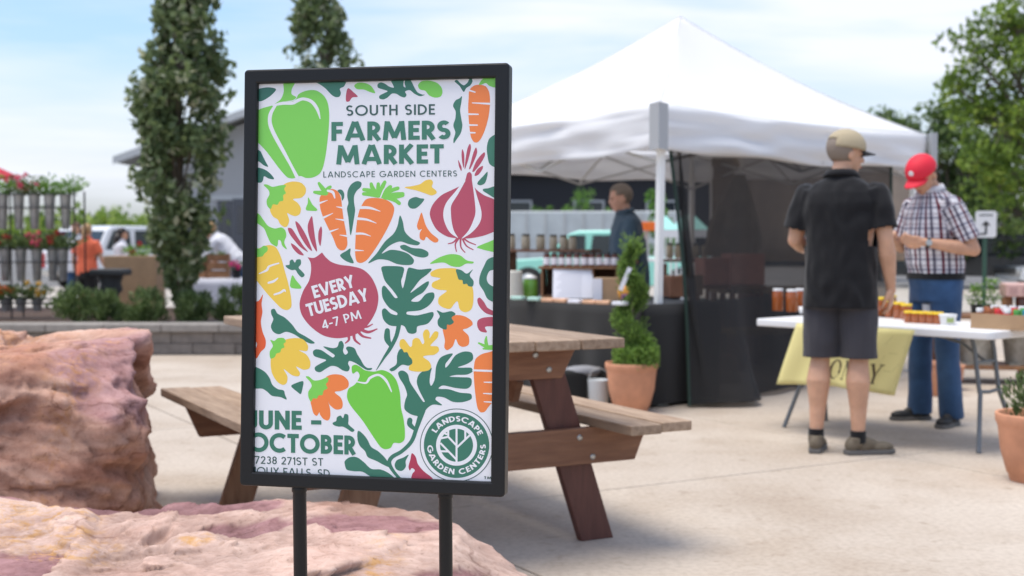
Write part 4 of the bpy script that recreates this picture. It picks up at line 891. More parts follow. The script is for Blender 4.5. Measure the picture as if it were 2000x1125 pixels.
# ================================================================== BLACK-CLOTH TABLE AND GOODS
m_black = mat('black_tablecloth', (.008,.008,.0085,1), .85, sheen=.2)
m_paper = mat('white_paper', (.78,.78,.84,1), .6)
m_crate = wood('crate_wood', (.17,.075,.032,1), (.30,.15,.07,1), .7, (6,1.5,6))
m_crate2 = wood('brown_shelf', (.12,.05,.028,1), (.22,.10,.055,1), .7, (1.5,6,6))
m_card = mat('cardboard', (.42,.27,.155,1), .8, var=.08, vscale=5)
m_white = mat('white_plastic', (.78,.78,.78,1), .4); m_lid = mat('dark_lid', (.03,.025,.025,1), .4)
m_terra = mat('terracotta', (.58,.27,.155,1), .75, var=.16, vscale=5, bump=.15, bscale=30)
m_soil = mat('soil', (.04,.028,.02,1), .95, bump=1, bscale=40)
m_mint = mat('mint_paint', (.32,.72,.60,1), .35, coat=.4)
m_green = mat('green_glass', (.13,.30,.045,1), .25)
def cloth_table(name, o, u, v, L_, W_, H_, label, seed):
    a_ = math.atan2(u.y, u.x); t = empty(name, o, a_, label, 'table')
    MB().box((L_/2, W_/2, H_-.02), (L_, W_, .035)).build('table_top', m_white, t)
    for x in (.1, L_-.1):
        for y in (.1, W_-.1): MB().tube([(x,y,0),(x,y,H_-.03)], .014, 8).build('leg', m_truss, t)
    vs = []; fs = []; per = []; n_ = 40
    path = [(0,W_),(0,0),(L_,0),(L_,W_),(0,W_)]
    pts = []
    for (x0,y0),(x1,y1) in zip(path, path[1:]):
        m_ = max(4, int(math.hypot(x1-x0, y1-y0)/.03))
        for k in range(m_): pts.append((x0+(x1-x0)*k/m_, y0+(y1-y0)*k/m_))
    c_ = Vector((L_/2, W_/2, 0)); R_ = 8
    for h_ in range(R_+1):
        f_ = h_/R_
        for k, (x, y) in enumerate(pts):
            d = (Vector((x,y,0))-c_); dn = Vector((d.x/L_, d.y/W_, 0)).normalized(); w_ = f_*(.012+.018*math.sin(k*.55+seed)+.02*noise.noise(Vector((k*.12, seed, 0))))
            p = Vector((x,y,0))+dn*(.012+w_); vs.append((p.x, p.y, H_+.004-(H_-.02)*f_))
    n_ = len(pts)
    for h_ in range(R_):
        for k in range(n_): j = (k+1) % n_; fs.append((h_*n_+k, (h_+1)*n_+k, (h_+1)*n_+j, h_*n_+j))
    fs.append(tuple(range(n_)))
    m2 = MB().add(vs, fs, 0, True); m2.sm[-1] = False
    o2 = m2.build('table_cover', m_black, t); o2.data.polygons[-1].use_smooth = False
    return t
uL = Vector((-.588,.809,0)); vL = Vector((.809,.588,0)); B0 = Vector((.93,9.10,0))
e0 = B0+uL*1.83                                           # left end of the table
cloth_table('draped_table', e0, -uL, vL, 1.83, .76, .74, 'folding table under a black cloth at the left front of the tent', 1)
ZT = .748
def jar(name, base, r, h, mats, label, group, cat='jar', lid_h=.14, body=None, lab=None, neck=.86):
    t = empty(name, base, random.uniform(0, 6), label, cat, group)
    MB().lathe([(r*.9,0),(r,.006),(r,h*(1-lid_h)*.86),(r*neck,h*(1-lid_h))], 20).build('glass_body', mats[0], t)
    MB().lathe([(r*neck*1.04,h*(1-lid_h)),(r*neck*1.06,h*.985),(r*neck*.98,h)], 20).build('lid', mats[1], t)
    if lab: MB().lathe([(r*1.012,h*.12),(r*1.012,h*.62)], 20).build('label', lab, t)
    return t
ORD = ['leftmost','second','third','fourth','fifth','sixth','seventh','eighth','ninth','tenth','eleventh','twelfth','thirteenth','fourteenth']
# rear riser shelf with tan jars
Zr = 10.95; p0, p1 = P(985,488,Zr+.25), P(1152,486,Zr-.2)
rs = empty('riser_shelf', Vector((p0.x, p0.y, ZT)), 0, 'brown wooden riser shelf carrying tan jars at the back of the black table', 'shelf')
q1 = Vector((p1.x-p0.x, p1.y-p0.y, 0)); zs = (p0.z+p1.z)/2-ZT
ang_r = math.atan2(q1.y, q1.x)
for k in (-.01, .10): MB().box((q1.length/2, k, zs-.012), (q1.length+.06, .10, .022)).build('board', m_crate2, rs, rot=(0,0,ang_r), bevel=.003)
for x in (.03, q1.length-.03): MB().box((x, .045, zs/2-.012), (.022, .19, zs-.026)).build('side_panel', m_crate2, rs, rot=(0,0,ang_r))
m_tan = mat('tan_jar', (.50,.42,.30,1), .35, var=.15, vscale=9); m_tanl = mat('olive_lid', (.07,.06,.035,1), .5); m_wlab = mat('white_label', (.82,.80,.84,1), .5)
for k, px in enumerate((998,1027,1056,1081,1101,1118)):
    f_ = (px-985)/(1152-985); b = Vector((p0.x,p0.y,0)).lerp(Vector((p1.x,p1.y,0)), f_); b = Vector((px/1, 0, 0)) if False else Vector(((px-1000)/2500*b.y, b.y+.04, ZT+zs))
    jar('spice_jar', b, .038 if k < 3 else .034, .135-.006*k*.5, (m_tan, m_tanl), '%s tan jar on the brown riser shelf, counted from the poster frame' % ORD[k], 'tan jars on the riser shelf')
# crate with open front
Yc = 10.05; c0 = P(1056,578,Yc); cw_ = (1206-1056)/2500*Yc; ch_ = (578-516)/2500*Yc
ct = empty('wooden_crate', Vector((c0.x, Yc, ZT)), R(-8), 'open-fronted wooden crate used as a jar riser on the black table', 'crate')
MB().box((cw_/2, .13, ch_-.01), (cw_+.04, .28, .02)).build('top_board', m_crate, ct, bevel=.003)
MB().box((cw_/2, .13, .01), (cw_, .26, .02)).build('bottom_board', m_crate, ct)
for x in (.01, cw_-.01, cw_*.68): MB().box((x, .13, ch_/2), (.018, .26, ch_-.042)).build('side_panel', m_crate, ct, bevel=.002)
MB().box((cw_/2, .265, ch_/2), (cw_-.04, .012, ch_-.042)).build('back_panel', m_crate2, ct)
m_amber = mat('amber_jar', (.12,.035,.015,1), .2, coat=.3)
for k in range(10):
    px = 1068+14.6*k; b = Vector(((px-1000)/2500*(Yc+.03), Yc+.05-.02*k*.3, ZT+ch_+.001))
    jar('labelled_jar', b, .027, .108, (m_amber, m_lid), '%s small white-labelled jar from the left on top of the wooden crate' % ORD[k], 'white-labelled jars on the wooden crate', lab=m_wlab, neck=.8)
# price list leaning on crate
pp = empty('price_sheet', P(1118, 584, 9.93)*1, R(-6), 'white price sheet leaning against the wooden crate', 'paper'); pp.location.z = ZT
sh = MB().box((0, .05, .12), (.31, .004, .25), rot=(R(-22), 0, R(2))).build('sheet', m_paper, pp)
ln = MB()
for k in range(9): ln.box((-.03+.01*(k % 3), .05-.0035+(k*.022-.1)*math.tan(R(22)), .12+(k*.022-.1)), (.20-.02*(k % 3), .0012, .006), rot=(R(-22), 0, R(2)))
ln.build('print_lines', mat('grey_print', (.5,.5,.56,1), .6), pp)
# green jug, white tub, cardboard box, packs
gj = empty('green_jar', Vector(((1036-1000)/2500*10.15, 10.15, ZT)), 0, 'round green jar with a white lid left of the wooden crate', 'jar')
MB().lathe([(.055,0),(.062,.01),(.060,.12),(.05,.15)], 20).build('glass_body', m_green, gj); MB().lathe([(.052,.15),(.054,.165),(.0,.185)], 20).build('lid', m_white, gj)
wt = empty('white_tub', Vector(((1001-1000)/2500*10.0, 10.05, ZT)), 0, 'tall white tub at the left end of the black table beside the poster frame', 'tub')
MB().lathe([(.085,0),(.088,.01),(.075,.20),(.078,.21),(.07,.215)], 22).build('body', mat('cream_plastic', (.70,.66,.58,1), .5), wt)
cb = empty('cardboard_box', Vector(((1188-1000)/2500*9.75, 9.75, ZT)), R(-12), 'brown cardboard box with a white card in front, right of the price sheet', 'box')
MB().box((0,0,.085), (.20,.16,.17)).build('carton', m_card, cb, bevel=.003); MB().box((-.07,-.086,.085), (.07,.004,.16)).build('card', m_paper, cb)
m_peach = mat('peach_pack', (.72,.42,.26,1), .5, var=.2, vscale=20); m_mintp = mat('mint_card', (.45,.68,.60,1), .5)
for k, (px, py, c_, lb) in enumerate(((1012,583,m_mintp,'mint green packet at the left front of the black table'), (1045,585,m_mintp,'mint packet left of the peach packets'), (1072,587,m_peach,'leftmost peach packet at the front edge of the black table'), (1098,588,m_peach,'peach packet in front of the price sheet'), (1125,590,m_paper,'white card lying below the price sheet'), (1153,591,m_peach,'peach packet right of the white card'), (1180,592,m_peach,'rightmost peach packet near the cardboard box'), (1212,594,m_paper,'white card lying at the right front of the black table'))):
    b = G(px, py, ZT+.01); t = empty('packet', Vector((b.x, b.y+.04, ZT)), R(random.uniform(-40,-20)), lb, 'packet', 'packets along the front of the black table')
    MB().box((0,0,.014), (.10,.07,.026)).build('wrap', c_, t, bevel=.006)
og = empty('orange_bag', Vector(((1221-1000)/2500*9.55, 9.5, ZT)), 0, 'orange bag of produce behind the spiral shrub on the black table', 'bag')
MB().ball((0,0,.07), (.06,.05,.075)).build('bag', mat('orange_net', (.85,.38,.06,1), .5, bump=.5, bscale=60), og)
pb = empty('purple_box', Vector(((1222-1000)/2500*9.35, 9.35, ZT)), .2, 'small purple box beside the orange bag', 'box'); MB().box((0,0,.03), (.05,.05,.06)).build('carton', mat('purple', (.25,.06,.25,1), .5), pb, bevel=.003)
# things under/next to the table
bkt = empty('white_bucket', Vector(((1169-1000)/2500*9.2, 9.15, 0)), .3, 'white metal pail with a wire handle left of the terracotta pot', 'bucket')
MB().lathe([(.062,0),(.068,.004),(.078,.20),(.080,.205),(.074,.203),(.064,.02),(.0,.02)], 22).build('pail', mat('pail_white', (.55,.58,.60,1), .4), bkt)
MB().tube([(-.078,0,.19),(-.062,0,.26),(0,0,.295),(.062,0,.26),(.078,0,.19)], .003, 6).build('handle', m_truss, bkt)
dk_ = empty('black_tote', Vector(((1105-1000)/2500*9.35, 9.35, 0)), R(20), 'black tote bag with a pale grey top on the ground under the black table', 'bag')
MB().box((0,0,.13), (.30,.18,.26)).build('bag', m_black, dk_, bevel=.04, seg=3); MB().ball((.12,-.02,.24), (.16,.07,.045)).build('folded_cloth', mat('grey_cloth', (.33,.33,.35,1), .8), dk_)

# terracotta pots
def pot(base, r, h, label, rim=.06, n=40):
    t = empty('terracotta_pot', base, 0, label, 'flower pot')
    MB().lathe([(r*.60,0),(r*.63,.01),(r*.66,h*.10),(r*.70,h*.12),(r*.86,h*.45),(r*.93,h*.80),(r*.94,h-rim*.9),(r*.99,h-rim*.6),(r*1.0,h-.008),(r*.985,h),(r*.90,h-.004),(r*.87,h-rim)], n).build('pot', m_terra, t)
    MB().lathe([(r*.875,h-rim*.8),(0,h-rim*.7)], n).build('soil', m_soil, t); return t
Yp = 8.96; bp_ = Vector(((1234-1000)/2500*Yp, Yp, 0)); rp_ = 52/2500*Yp; hp_ = P(1234,708,Yp).z
pot(bp_, rp_, hp_, 'terracotta pot holding the spiral shrub in front of the tent pole')
sp = empty('spiral_topiary', bp_+Vector((0,0,hp_-.03)), 0, 'spiral clipped green shrub standing in the terracotta pot by the tent pole', 'shrub')
st = MB(); st.tube([(0,0,-.04),(.01,0,.3),(-.01,0,.82)], [.012,.010,.004], 8).build('stem', m_bark, sp)
random.seed(11); mb = MB()
for k in range(8500):
    t_ = random.random()**.9; z = .03+.83*t_; a_ = -t_*2*math.pi*2.3+2.2; rr = .120*(1-t_)**.55+.018; tube = .104*(1-.52*t_)
    c_ = Vector((rr*.62*math.cos(a_), rr*.62*math.sin(a_), z)); v = rv().normalized()*tube*random.uniform(.55,1.08); v.z *= .85
    leaf(mb, c_+v, random.uniform(.014,.034), random.choice((0,1,1,2) if t_ > .22 else (1,2,2,2)), .5, v+rv()*.05)
for k in range(160):
    t_ = random.random(); a_ = random.uniform(0,6.28); c_ = Vector((.10*(1-t_*.5)*math.cos(a_), .10*(1-t_*.5)*math.sin(a_), .08+.84*t_)); o__ = Vector((math.cos(a_), math.sin(a_), .9)).normalized()
    for q_ in range(5): leaf(mb, c_+o__*.012*q_, .026, random.choice((1,2)), .4, o__+rv()*.5)
for k in range(3600):
    a_ = random.uniform(0, 6.28); z = random.uniform(0,.19); rr = .165*math.sqrt(random.random())
    leaf(mb, Vector((rr*math.cos(a_)+.03, rr*math.sin(a_)-.02, z*(1.1-rr*2))), random.uniform(.015,.035), random.choice((1,2,2)), .5)
mb.build('foliage', leaf_mats('box', [(.09,.15,.04,1), (.15,.24,.06,1), (.22,.36,.07,1)], .4), sp)
MB().box((-.055,-.10,.62), (.03,.004,.17), rot=(0,R(24),R(8))).build('plant_tag', m_paper, sp)
Y2 = 6.36; b2_ = Vector((1028/2500*Y2, Y2, 0)); pot(b2_, 76/2500*Y2, P(2000,806,Y2).z, 'large terracotta pot cut off at the right edge of the photo, beside the honey table', .07, 48)
s2_ = shrub(b2_+Vector((0,0,P(2000,806,Y2).z-.06)), .30, .26, 'leafy green shrub growing in the large terracotta pot at the right edge', 41, lm_shr, 60, 'potted_shrub', 26, .035, None)
# ================================================================== HONEY TABLE
m_hon = mat('honey', (.36,.085,.012,1), .12, coat=.5, spec=.6); m_ylid = mat('yellow_lid', (.85,.58,.03,1), .4)
m_grey = mat('grey_steel_tube', (.16,.17,.18,1), .4, metal=.4)
NL = Vector((1.55,8.2,0)); uH = Vector((.66,-.751,0)).normalized(); aH = math.atan2(uH.y, uH.x); LH, WH_, ZH = 1.62, .74, .70
ht = empty('folding_table', NL, aH, 'white plastic folding table with honey jars in front of the mesh curtain', 'table')
def rr2(w_, d_, r, n=4):
    out = []
    for cx, cy, a0 in ((w_-r, d_-r, 0), (r, d_-r, 90), (r, r, 180), (w_-r, r, 270)):
        for k in range(n+1): a = R(a0+90*k/n); out.append((cx+r*math.cos(a), cy+r*math.sin(a)))
    return out
MB().prism(rr2(LH, WH_, .05), ZH-.045, ZH).build('table_top', m_white, ht, bevel=.008, seg=3)
for xs, sg in ((LH-.26, 1), (.26, -1)):
    for y0, y1 in ((.26, .14), (WH_-.26, WH_-.14)):
        MB().tube([(xs, y0, ZH-.045), (xs+.02*sg, y0, ZH-.12), (xs+.05*sg, y0, .36), (xs+.06*sg, y0, .32), (xs+.12*sg, y1, .0)], .0135, 10).build('leg', m_grey, ht)
    MB().tube([(xs+.055*sg, .25, .335), (xs+.055*sg, WH_/2, .325), (xs+.055*sg, WH_-.25, .335)], .011, 8).build('crossbar', m_grey, ht)
    MB().tube([(xs+.03*sg, WH_/2, .50), (xs-.12*sg, WH_/2, .60), (xs-.34*sg, WH_/2, ZH-.05)], .010, 8).build('brace', m_grey, ht)
    MB().tube([(xs+.03*sg, .26, .50), (xs+.03*sg, WH_-.26, .50)], .010, 8).build('upper_crossbar', m_grey, ht)
# banner hanging from the front edge
m_ban = mat('pale_yellow_banner', (.80,.72,.33,1), .75, translucent=.2); m_banl = mat('banner_hex_line', (.60,.55,.22,1), .7); m_dkb = mat('dark_brown_print', (.06,.035,.02,1), .6)
bn = empty('honey_banner', NL, aH, 'pale yellow banner with HONEY in dark serif letters hanging from the folding table', 'banner')
x0b, x1b, zb = .345, 1.16, .385
def banp(u, v, off=0):        # u across, v down
    x = x0b+(x1b-x0b)*u-.105*v; w_ = (.022*math.sin(u*9+1)+.014*math.sin(u*19+v*2))*v**.7+.02*v*math.sin(u*3)
    return Vector((x, -.012-w_-off-.03*v, ZH-.012-zb*v-.018*v*math.sin(u*math.pi)*-1))
vs = []; fs = []
for i in range(25):
    for j in range(13): vs.append(banp(i/24, j/12))
for i in range(24):
    for j in range(12): o_ = i*13+j; fs.append((o_, o_+1, o_+14, o_+13))
o = MB().add(vs, fs, 0, True).build('cloth', m_ban, bn); q_ = o.modifiers.new('s', 'SOLIDIFY'); q_.thickness = .002; q_.offset = 1
hx = MB()
def bstroke(mbx, a, b, wd, off):
    a = Vector(a); b = Vector(b); d = (b-a).normalized(); n_ = Vector((-d.y, d.x))*wd/2; m_ = max(1, int((b-a).length/.04))
    for k in range(m_):
        p, q = a.lerp(b, k/m_), a.lerp(b, (k+1)/m_)
        mbx.add([banp((p+n_).x/.815, (p+n_).y/.385, off), banp((p-n_).x/.815, (p-n_).y/.385, off), banp((q-n_).x/.815, (q-n_).y/.385, off), banp((q+n_).x/.815, (q+n_).y/.385, off)], [(0,1,2,3)])
for i in range(8):
    for j in range(4):
        c = Vector((.45+i*.092, .04+j*.106+(i % 2)*.053)); r = .060
        if c.x > .79 or c.y > .37 or (i+j) % 5 == 0: continue
        for k in range(3):
            a0, a1 = R(60*k), R(60*k+60); p, q = c+Vector((math.cos(a0), math.sin(a0)))*r, c+Vector((math.cos(a1), math.sin(a1)))*r
            if max(p.x, q.x) < .81 and max(p.y, q.y) < .38: bstroke(hx, p, q, .003, .002)
hx.build('hexagon_print', m_banl, bn)
lb = MB(); cw = .055; chh = .118
def L2(x, y): return (x, .335-y*chh)
def serif(x, y): bstroke(lb, (x-.013, .335-y*chh), (x+.013, .335-y*chh), .006, .0045)
for k, ch in enumerate('HONEY'):
    lb = MB()
    x = .275+.096*k-cw/2
    th, tn = .014, .006
    if ch == 'H':
        for xx in (x, x+cw): bstroke(lb, L2(xx,0), L2(xx,1), th, .003); serif(xx,.02); serif(xx,.98)
        bstroke(lb, L2(x,.52), L2(x+cw,.52), tn, .0035)
    if ch == 'O':
        pts = [(x+cw/2+cw*.55*math.cos(R(a)), .335-chh*(.5+.5*math.sin(R(a)))) for a in range(0, 361, 20)]
        for i, (p, q) in enumerate(zip(pts, pts[1:])): bstroke(lb, p, q, tn+(th-tn)*abs(math.cos(R(20*i+10))), .003+.0001*(i % 2))
    if ch == 'N':
        for xx in (x, x+cw): bstroke(lb, L2(xx,0), L2(xx,1), tn, .003)
        bstroke(lb, L2(x,1), L2(x+cw,0), th, .0035); serif(x,.02); serif(x,.98); serif(x+cw,.98)
    if ch == 'E':
        bstroke(lb, L2(x,0), L2(x,1), th, .003); [bstroke(lb, L2(x,yy), L2(x+cw*ww,yy), tn, .0035) for yy, ww in ((.03,.95),(.52,.7),(.97,.9))]
    if ch == 'Y':
        bstroke(lb, L2(x+cw/2,0), L2(x+cw/2,.45), th, .003); bstroke(lb, L2(x,1), L2(x+cw/2,.43), th, .0035); bstroke(lb, L2(x+cw,1), L2(x+cw/2,.43), tn, .004); serif(x+cw/2,.02); serif(x,.98); serif(x+cw,.98)
    lb.build('letter', m_dkb, bn)
def onT(px, py): b = G(px, py, ZH); b.z = ZH+.001; return b
for k, (px, py) in enumerate(((1519,607),(1546,609),(1563,607))):
    t = jar('honey_jar', onT(px, py), .040, .158, (m_hon, m_white), '%s tall honey jar with a white lid at the left end of the folding table' % ORD[k], 'tall white-lidded honey jars', 'jar', .10)
t = empty('white_cup', onT(1567,612), 0, 'small white cup beside the tall honey jars', 'cup'); MB().lathe([(.020,0),(.026,.045),(.024,.045),(.019,.004),(0,.004)], 16).build('cup', m_white, t)
for k, (px, py, r_, h_) in enumerate(((1722,617,.032,.125),(1738,620,.032,.115),(1756,622,.036,.105),(1741,612,.034,.125),(1770,624,.036,.100))):
    jar('honey_jar', onT(px, py), r_, h_, (m_hon, m_ylid), '%s medium honey jar with a yellow lid beside the hand of the man in black' % ORD[k], 'medium yellow-lidded honey jars', 'jar', .14, neck=.95)
for k in range(5):
    px = 1775+14.5*k; jar('honey_jar', onT(px, 630+.8*k), .029, .072, (m_hon, m_ylid), '%s squat honey jar with a yellow lid in the front row' % ORD[k], 'squat yellow-lidded honey jars', 'jar', .2, neck=.97)
t = empty('white_tub', onT(1813,620), 0, 'small white lidded tub behind the squat honey jars', 'tub'); MB().lathe([(.033,0),(.038,.075),(.040,.078),(.040,.086),(0,.088)], 18).build('tub', m_white, t)
t = empty('yellow_box', onT(1856,614), aH, 'mustard yellow box behind the white labelled tub', 'box'); MB().box((0,0,.045), (.12,.08,.08)).build('carton', mat('mustard', (.62,.40,.08,1), .6), t, bevel=.003)
t = empty('labelled_tub', onT(1851,634), 0, 'white tub with a green printed label left of the cardboard box', 'tub'); MB().lathe([(.042,0),(.050,.050),(.053,.052),(.053,.062),(0,.064)], 20).build('tub', m_white, t); MB().box((.0,-.046,.028), (.04,.004,.028)).build('label', mat('label_green', (.35,.45,.15,1), .6), t)
bx = empty('display_box', onT(1936,643), aH+R(-3), 'open cardboard box full of small coloured jars at the right end of the folding table', 'box')
hB = .085; wB, dB = .42, .26
for c, d in (((wB/2-.13,.002,hB/2),(wB,.004,hB)), ((wB/2-.13,dB,hB/2),(wB,.004,hB)), ((-.13,dB/2,hB/2),(.004,dB-.006,hB)), ((wB-.13,dB/2,hB/2),(.004,dB-.006,hB)), ((wB/2-.13,dB/2,.003),(wB-.01,dB-.01,.004))):
    MB().box(c, d).build('side', m_card, bx)
cols = {'amber': (.35,.10,.02,1), 'red': (.70,.03,.03,1), 'green': (.08,.35,.05,1), 'blue': (.04,.25,.42,1), 'dark': (.03,.03,.035,1)}
mc = {k: mat('jelly_'+k, v, .15, coat=.4) for k, v in cols.items()}; cR = Euler((0,0,aH+R(-3))).to_matrix(); o0 = onT(1936,643)
for i in range(7):
    for j in range(3):
        cn = ['amber','amber','red','red','green','blue','dark'][i] if j < 2 else ['amber','red','red','green','green','dark','dark'][i]
        p = o0+cR @ Vector((-.10+.057*i, .045+.075*j, .006))
        tj = jar('jelly_jar', p, .022, .108+.006*j, (mc[cn], m_white if (i+j) % 3 == 0 or j == 2 else mc[cn]), 'small %s jelly jar in the open cardboard box, %s row, %s from the left' % (cn, ['front','middle','back'][j], ORD[i]), 'jelly jars in the open cardboard box', 'jar', .22)

# things behind the honey table
def box_thing(name, c, d, rz, m_, label, cat, part='body', bevel=.004):
    t = empty(name, c, rz, label, cat); MB().box((0,0,d[2]/2), d).build(part, m_, t, bevel=bevel); return t
Yq = 10.6
pl = empty('wooden_stall_shelf', Vector((P(1965,600,Yq).x+.25, Yq+.2, 0)), R(-12), 'wooden stall shelf with pots and tins behind the honey table', 'shelf')
for z in (.14, .56): MB().box((0,0,z), (1.5,.5,.03)).build('shelf_board', m_crate, pl, bevel=.004)
for x in (-.72, 0, .72):
    for y in (-.22, .22): MB().box((x,y,.28), (.05,.05,.55)).build('shelf_post', m_crate2, pl)
def onS(x, y, z): return pl.location+Euler((0,0,R(-12))).to_matrix() @ Vector((x,y,z))
pk = empty('pink_crate', onS(.12,.02,.73), R(-12), 'pale pink plastic crate standing on tins behind the cardboard box', 'crate')
m_pk = mat('pale_pink', (.66,.42,.37,1), .5); MB().box((0,0,.055), (.62,.34,.11)).build('crate', m_pk, pk, bevel=.01)
for k in range(6): MB().box((-.25+.1*k,-.172,.055), (.06,.006,.05)).build('slot', mat('pink_slot', (.50,.30,.27,1), .6) if k == 0 else bpy.data.materials['pink_slot'], pk)
for k in range(6):
    t = empty('preserve_tin', onS(-.16+.11*k, -.03, .577), 0, '%s amber tin under the pale pink crate' % ORD[k], 'tin', 'tins under the pale pink crate'); MB().lathe([(.045,0),(.046,.12),(.04,.15)], 14).build('tin', m_amber if k % 2 else m_crate, t)
m_crk = mat('speckled_stone', (.38,.34,.26,1), .85, col2=(.52,.48,.40,1), vscale=22, bump=.5, bscale=40)
for k, x in enumerate((-.42,-.02,.38)):
    t = empty('stone_planter', onS(x, -.02, .156), R(-12), '%s speckled stone planter on the lower board of the stall shelf' % ORD[k], 'planter', 'stone planters on the stall shelf')
    MB().prism([(-.13,-.13),(.13,-.13),(.13,.13),(-.13,.13)], 0, .01).build('base', m_crk, t); MB().lathe([(.15,.01),(.185,.30),(.19,.34),(.17,.34),(.15,.05),(0,.05)], 4).build('planter', m_crk, t)
for k, (px, py, Y_, r_, h_) in enumerate(((1893,640,10.4,.11,.19), (1828,726,9.9,.13,.26), (1850,735,10.3,.14,.2))):
    b = P(px, py, Y_)
    if k == 0: b = onS(-.62, -.02, .576)
    else: b.z = 0
    pot(b, r_, h_, ('small terracotta pot at the left end of the stall shelf', 'terracotta pot seen between the legs of the man in plaid', 'low terracotta pot behind the legs of the man in plaid')[k], .03, 24)
for k, (x, h_) in enumerate(((-.40,.16),(-.28,.2))):
    t = empty('herb_pot', onS(x, .02, .577), 0, '%s small herb in a black pot on the stall shelf by the sign post' % ORD[k], 'plant', 'herbs on the stall shelf')
    MB().lathe([(.04,0),(.05,.08),(.045,.08),(.0,.07)], 14).build('nursery_pot', m_black, t); mb = MB()
    for q in range(160): leaf(mb, Vector((random.gauss(0,.035), random.gauss(0,.035), random.uniform(.08,.1+h_))), .035, random.choice((0,1,2)), .5)
    mb.build('foliage', lm_bri, t)
ws = empty('parking_sign', P(1923,600,14)*1, 0, 'white road sign with a black arrow on a green post behind the man in plaid', 'sign'); ws.location.z = 0; Ys = 14
MB().tube([(0,.02,0),(0,.02,P(1923,415,Ys).z)], .022, 10).build('post', mat('green_post', (.03,.09,.06,1), .5), ws)
zc = P(1923,438,Ys).z; MB().prism([(x-.115,y-.145) for x, y in rr2(.23,.29,.03)], 0, .004, Matrix.Translation((0,-.004,zc)) @ Matrix.Rotation(R(90), 4, 'X')).build('sign_plate', m_white, ws)
ar = MB(); ar.box((0,-.0105,zc-.06), (.022,.003,.10)); ar.prism([(-.05,0),(.05,0),(0,.05)], 0, .003, Matrix.Translation((0,-.009,zc-.012)) @ Matrix.Rotation(R(90), 4, 'X')); ar.box((-.04,-.0105,zc-.105), (.06,.003,.018)); ar.box((0,-.0105,zc+.10), (.15,.003,.012)); ar.build('arrow_print', m_black, ws)

# ---- things seen through the mesh curtain
m_tarp = mat('tan_tarp', (.30,.24,.19,1), .85, var=.12, vscale=3)
tp = empty('tan_tarp', P(1390,480,13.6)*1, R(10), 'tan tarp wall hanging at the back of the tent behind the mesh curtain', 'tarp'); tp.location.z = 0
vs = []; fs = []
for i in range(31):
    for j in range(9): vs.append((2.4*i/30, .05*math.sin(i*.9)+.02*math.sin(j+i*.3), .98+1.10*j/8))
for i in range(30):
    for j in range(8): o_ = i*9+j; fs.append((o_, o_+9, o_+10, o_+1))
q_ = MB().add(vs, fs, 0, True).build('sheet', m_tarp, tp).modifiers.new('s', 'SOLIDIFY'); q_.thickness = .003
for x in (0, 2.4): MB().tube([(x,.02,0),(x,.02,1.98)], .018, 8).build('stake', m_pole, tp)
e1 = TA+dR*2.0-nR*1.15
cloth_table('draped_table', TA-nR*.62+dR*.10, dR, -nR, .85, .6, .74, 'black-draped table just inside the mesh curtain next to the tent pole', 4)
for k, (px, Y_, c_, lb) in enumerate(((1318,10.3,m_terra,'orange-brown box on the draped table seen through the mesh curtain'), (1350,10.6,m_card,'cardboard box seen through the mesh left of the man in khaki'))):
    b = P(px, 600, Y_); b.z = .748; box_thing('storage_box', b, (.15,.15,.17), .3, c_, lb, 'box')
for k in range(5):
    px = 1310+17*k; b = P(px, 480, 13.2); 
    if k == 0: jr = empty('jar_shelf', Vector((P(1303,480,13.2).x, 13.2, 0)), 0, 'dark shelf of grey jars behind the mesh curtain', 'shelf'); MB().box((.24,.1,P(1300,505,13.2).z-.02), (.56,.24,.03)).build('board', m_crate2, jr); [MB().box((x,.1,P(1300,505,13.2).z/2-.03), (.04,.22,P(1300,505,13.2).z-.05)).build('leg', m_crate2, jr) for x in (-.02,.5)]
    b.z = P(1300,505,13.2).z; b.y += .08; jar('grey_jar', b, .036, .16, (m_tan, m_lid), '%s grey jar on the shelf behind the mesh curtain' % ORD[k], 'grey jars behind the mesh')
bw = empty('low_bench', P(1495,700,11.9)*1, R(15), 'dark bench with a yellowish plank behind the mesh curtain', 'bench'); bw.location.z = 0
MB().box((0,0,.36), (.75,.3,.05)).build('plank', mat('ochre_plank', (.42,.27,.06,1), .6), bw, bevel=.004); [MB().box((x,0,.165), (.06,.26,.33)).build('leg', m_crate2, bw) for x in (-.3,.3)]
bw2 = empty('work_table', P(1500,600,12.6)*1, R(15), 'brown work table with dark bins beneath it inside the tent', 'table'); bw2.location.z = 0
MB().box((0,0,.72), (1.1,.5,.05)).build('table_top', mat('brown_top', (.22,.14,.07,1), .6), bw2, bevel=.004); [MB().box((x,0,.345), (.07,.4,.69)).build('leg', mat('maroon_leg', (.14,.03,.035,1), .5) if x < 0 else bpy.data.materials['maroon_leg'], bw2) for x in (-.2,.45)]
for k, (px, Y_, h_) in enumerate(((1455,13.0,.6),(1530,13.1,.7),(1600,13.2,.62),(1660,13.1,.7))):
    b = P(px, 600, Y_); b.z = 0; box_thing('black_bin', b, (.36,.34,h_), .2*k, m_black, '%s black plastic bin under the tan tarp wall' % ORD[k], 'bin', bevel=.02)['group'] = 'black bins behind the mesh'
pil = rock('small_rock', (P(1400,700,10.9).x, 10.9, .12), [((0,0,1),.12),((1,0,.2),.16),((-1,.1,.2),.15),((0,-1,.3),.13),((0,1,0),.15),((0,0,-1),.13)], 4, .01, 8, lambda a, b, c: (0,0,0), rm_low)
tag(pil, 'pale rock holding down the bottom of the mesh curtain', 'rock')

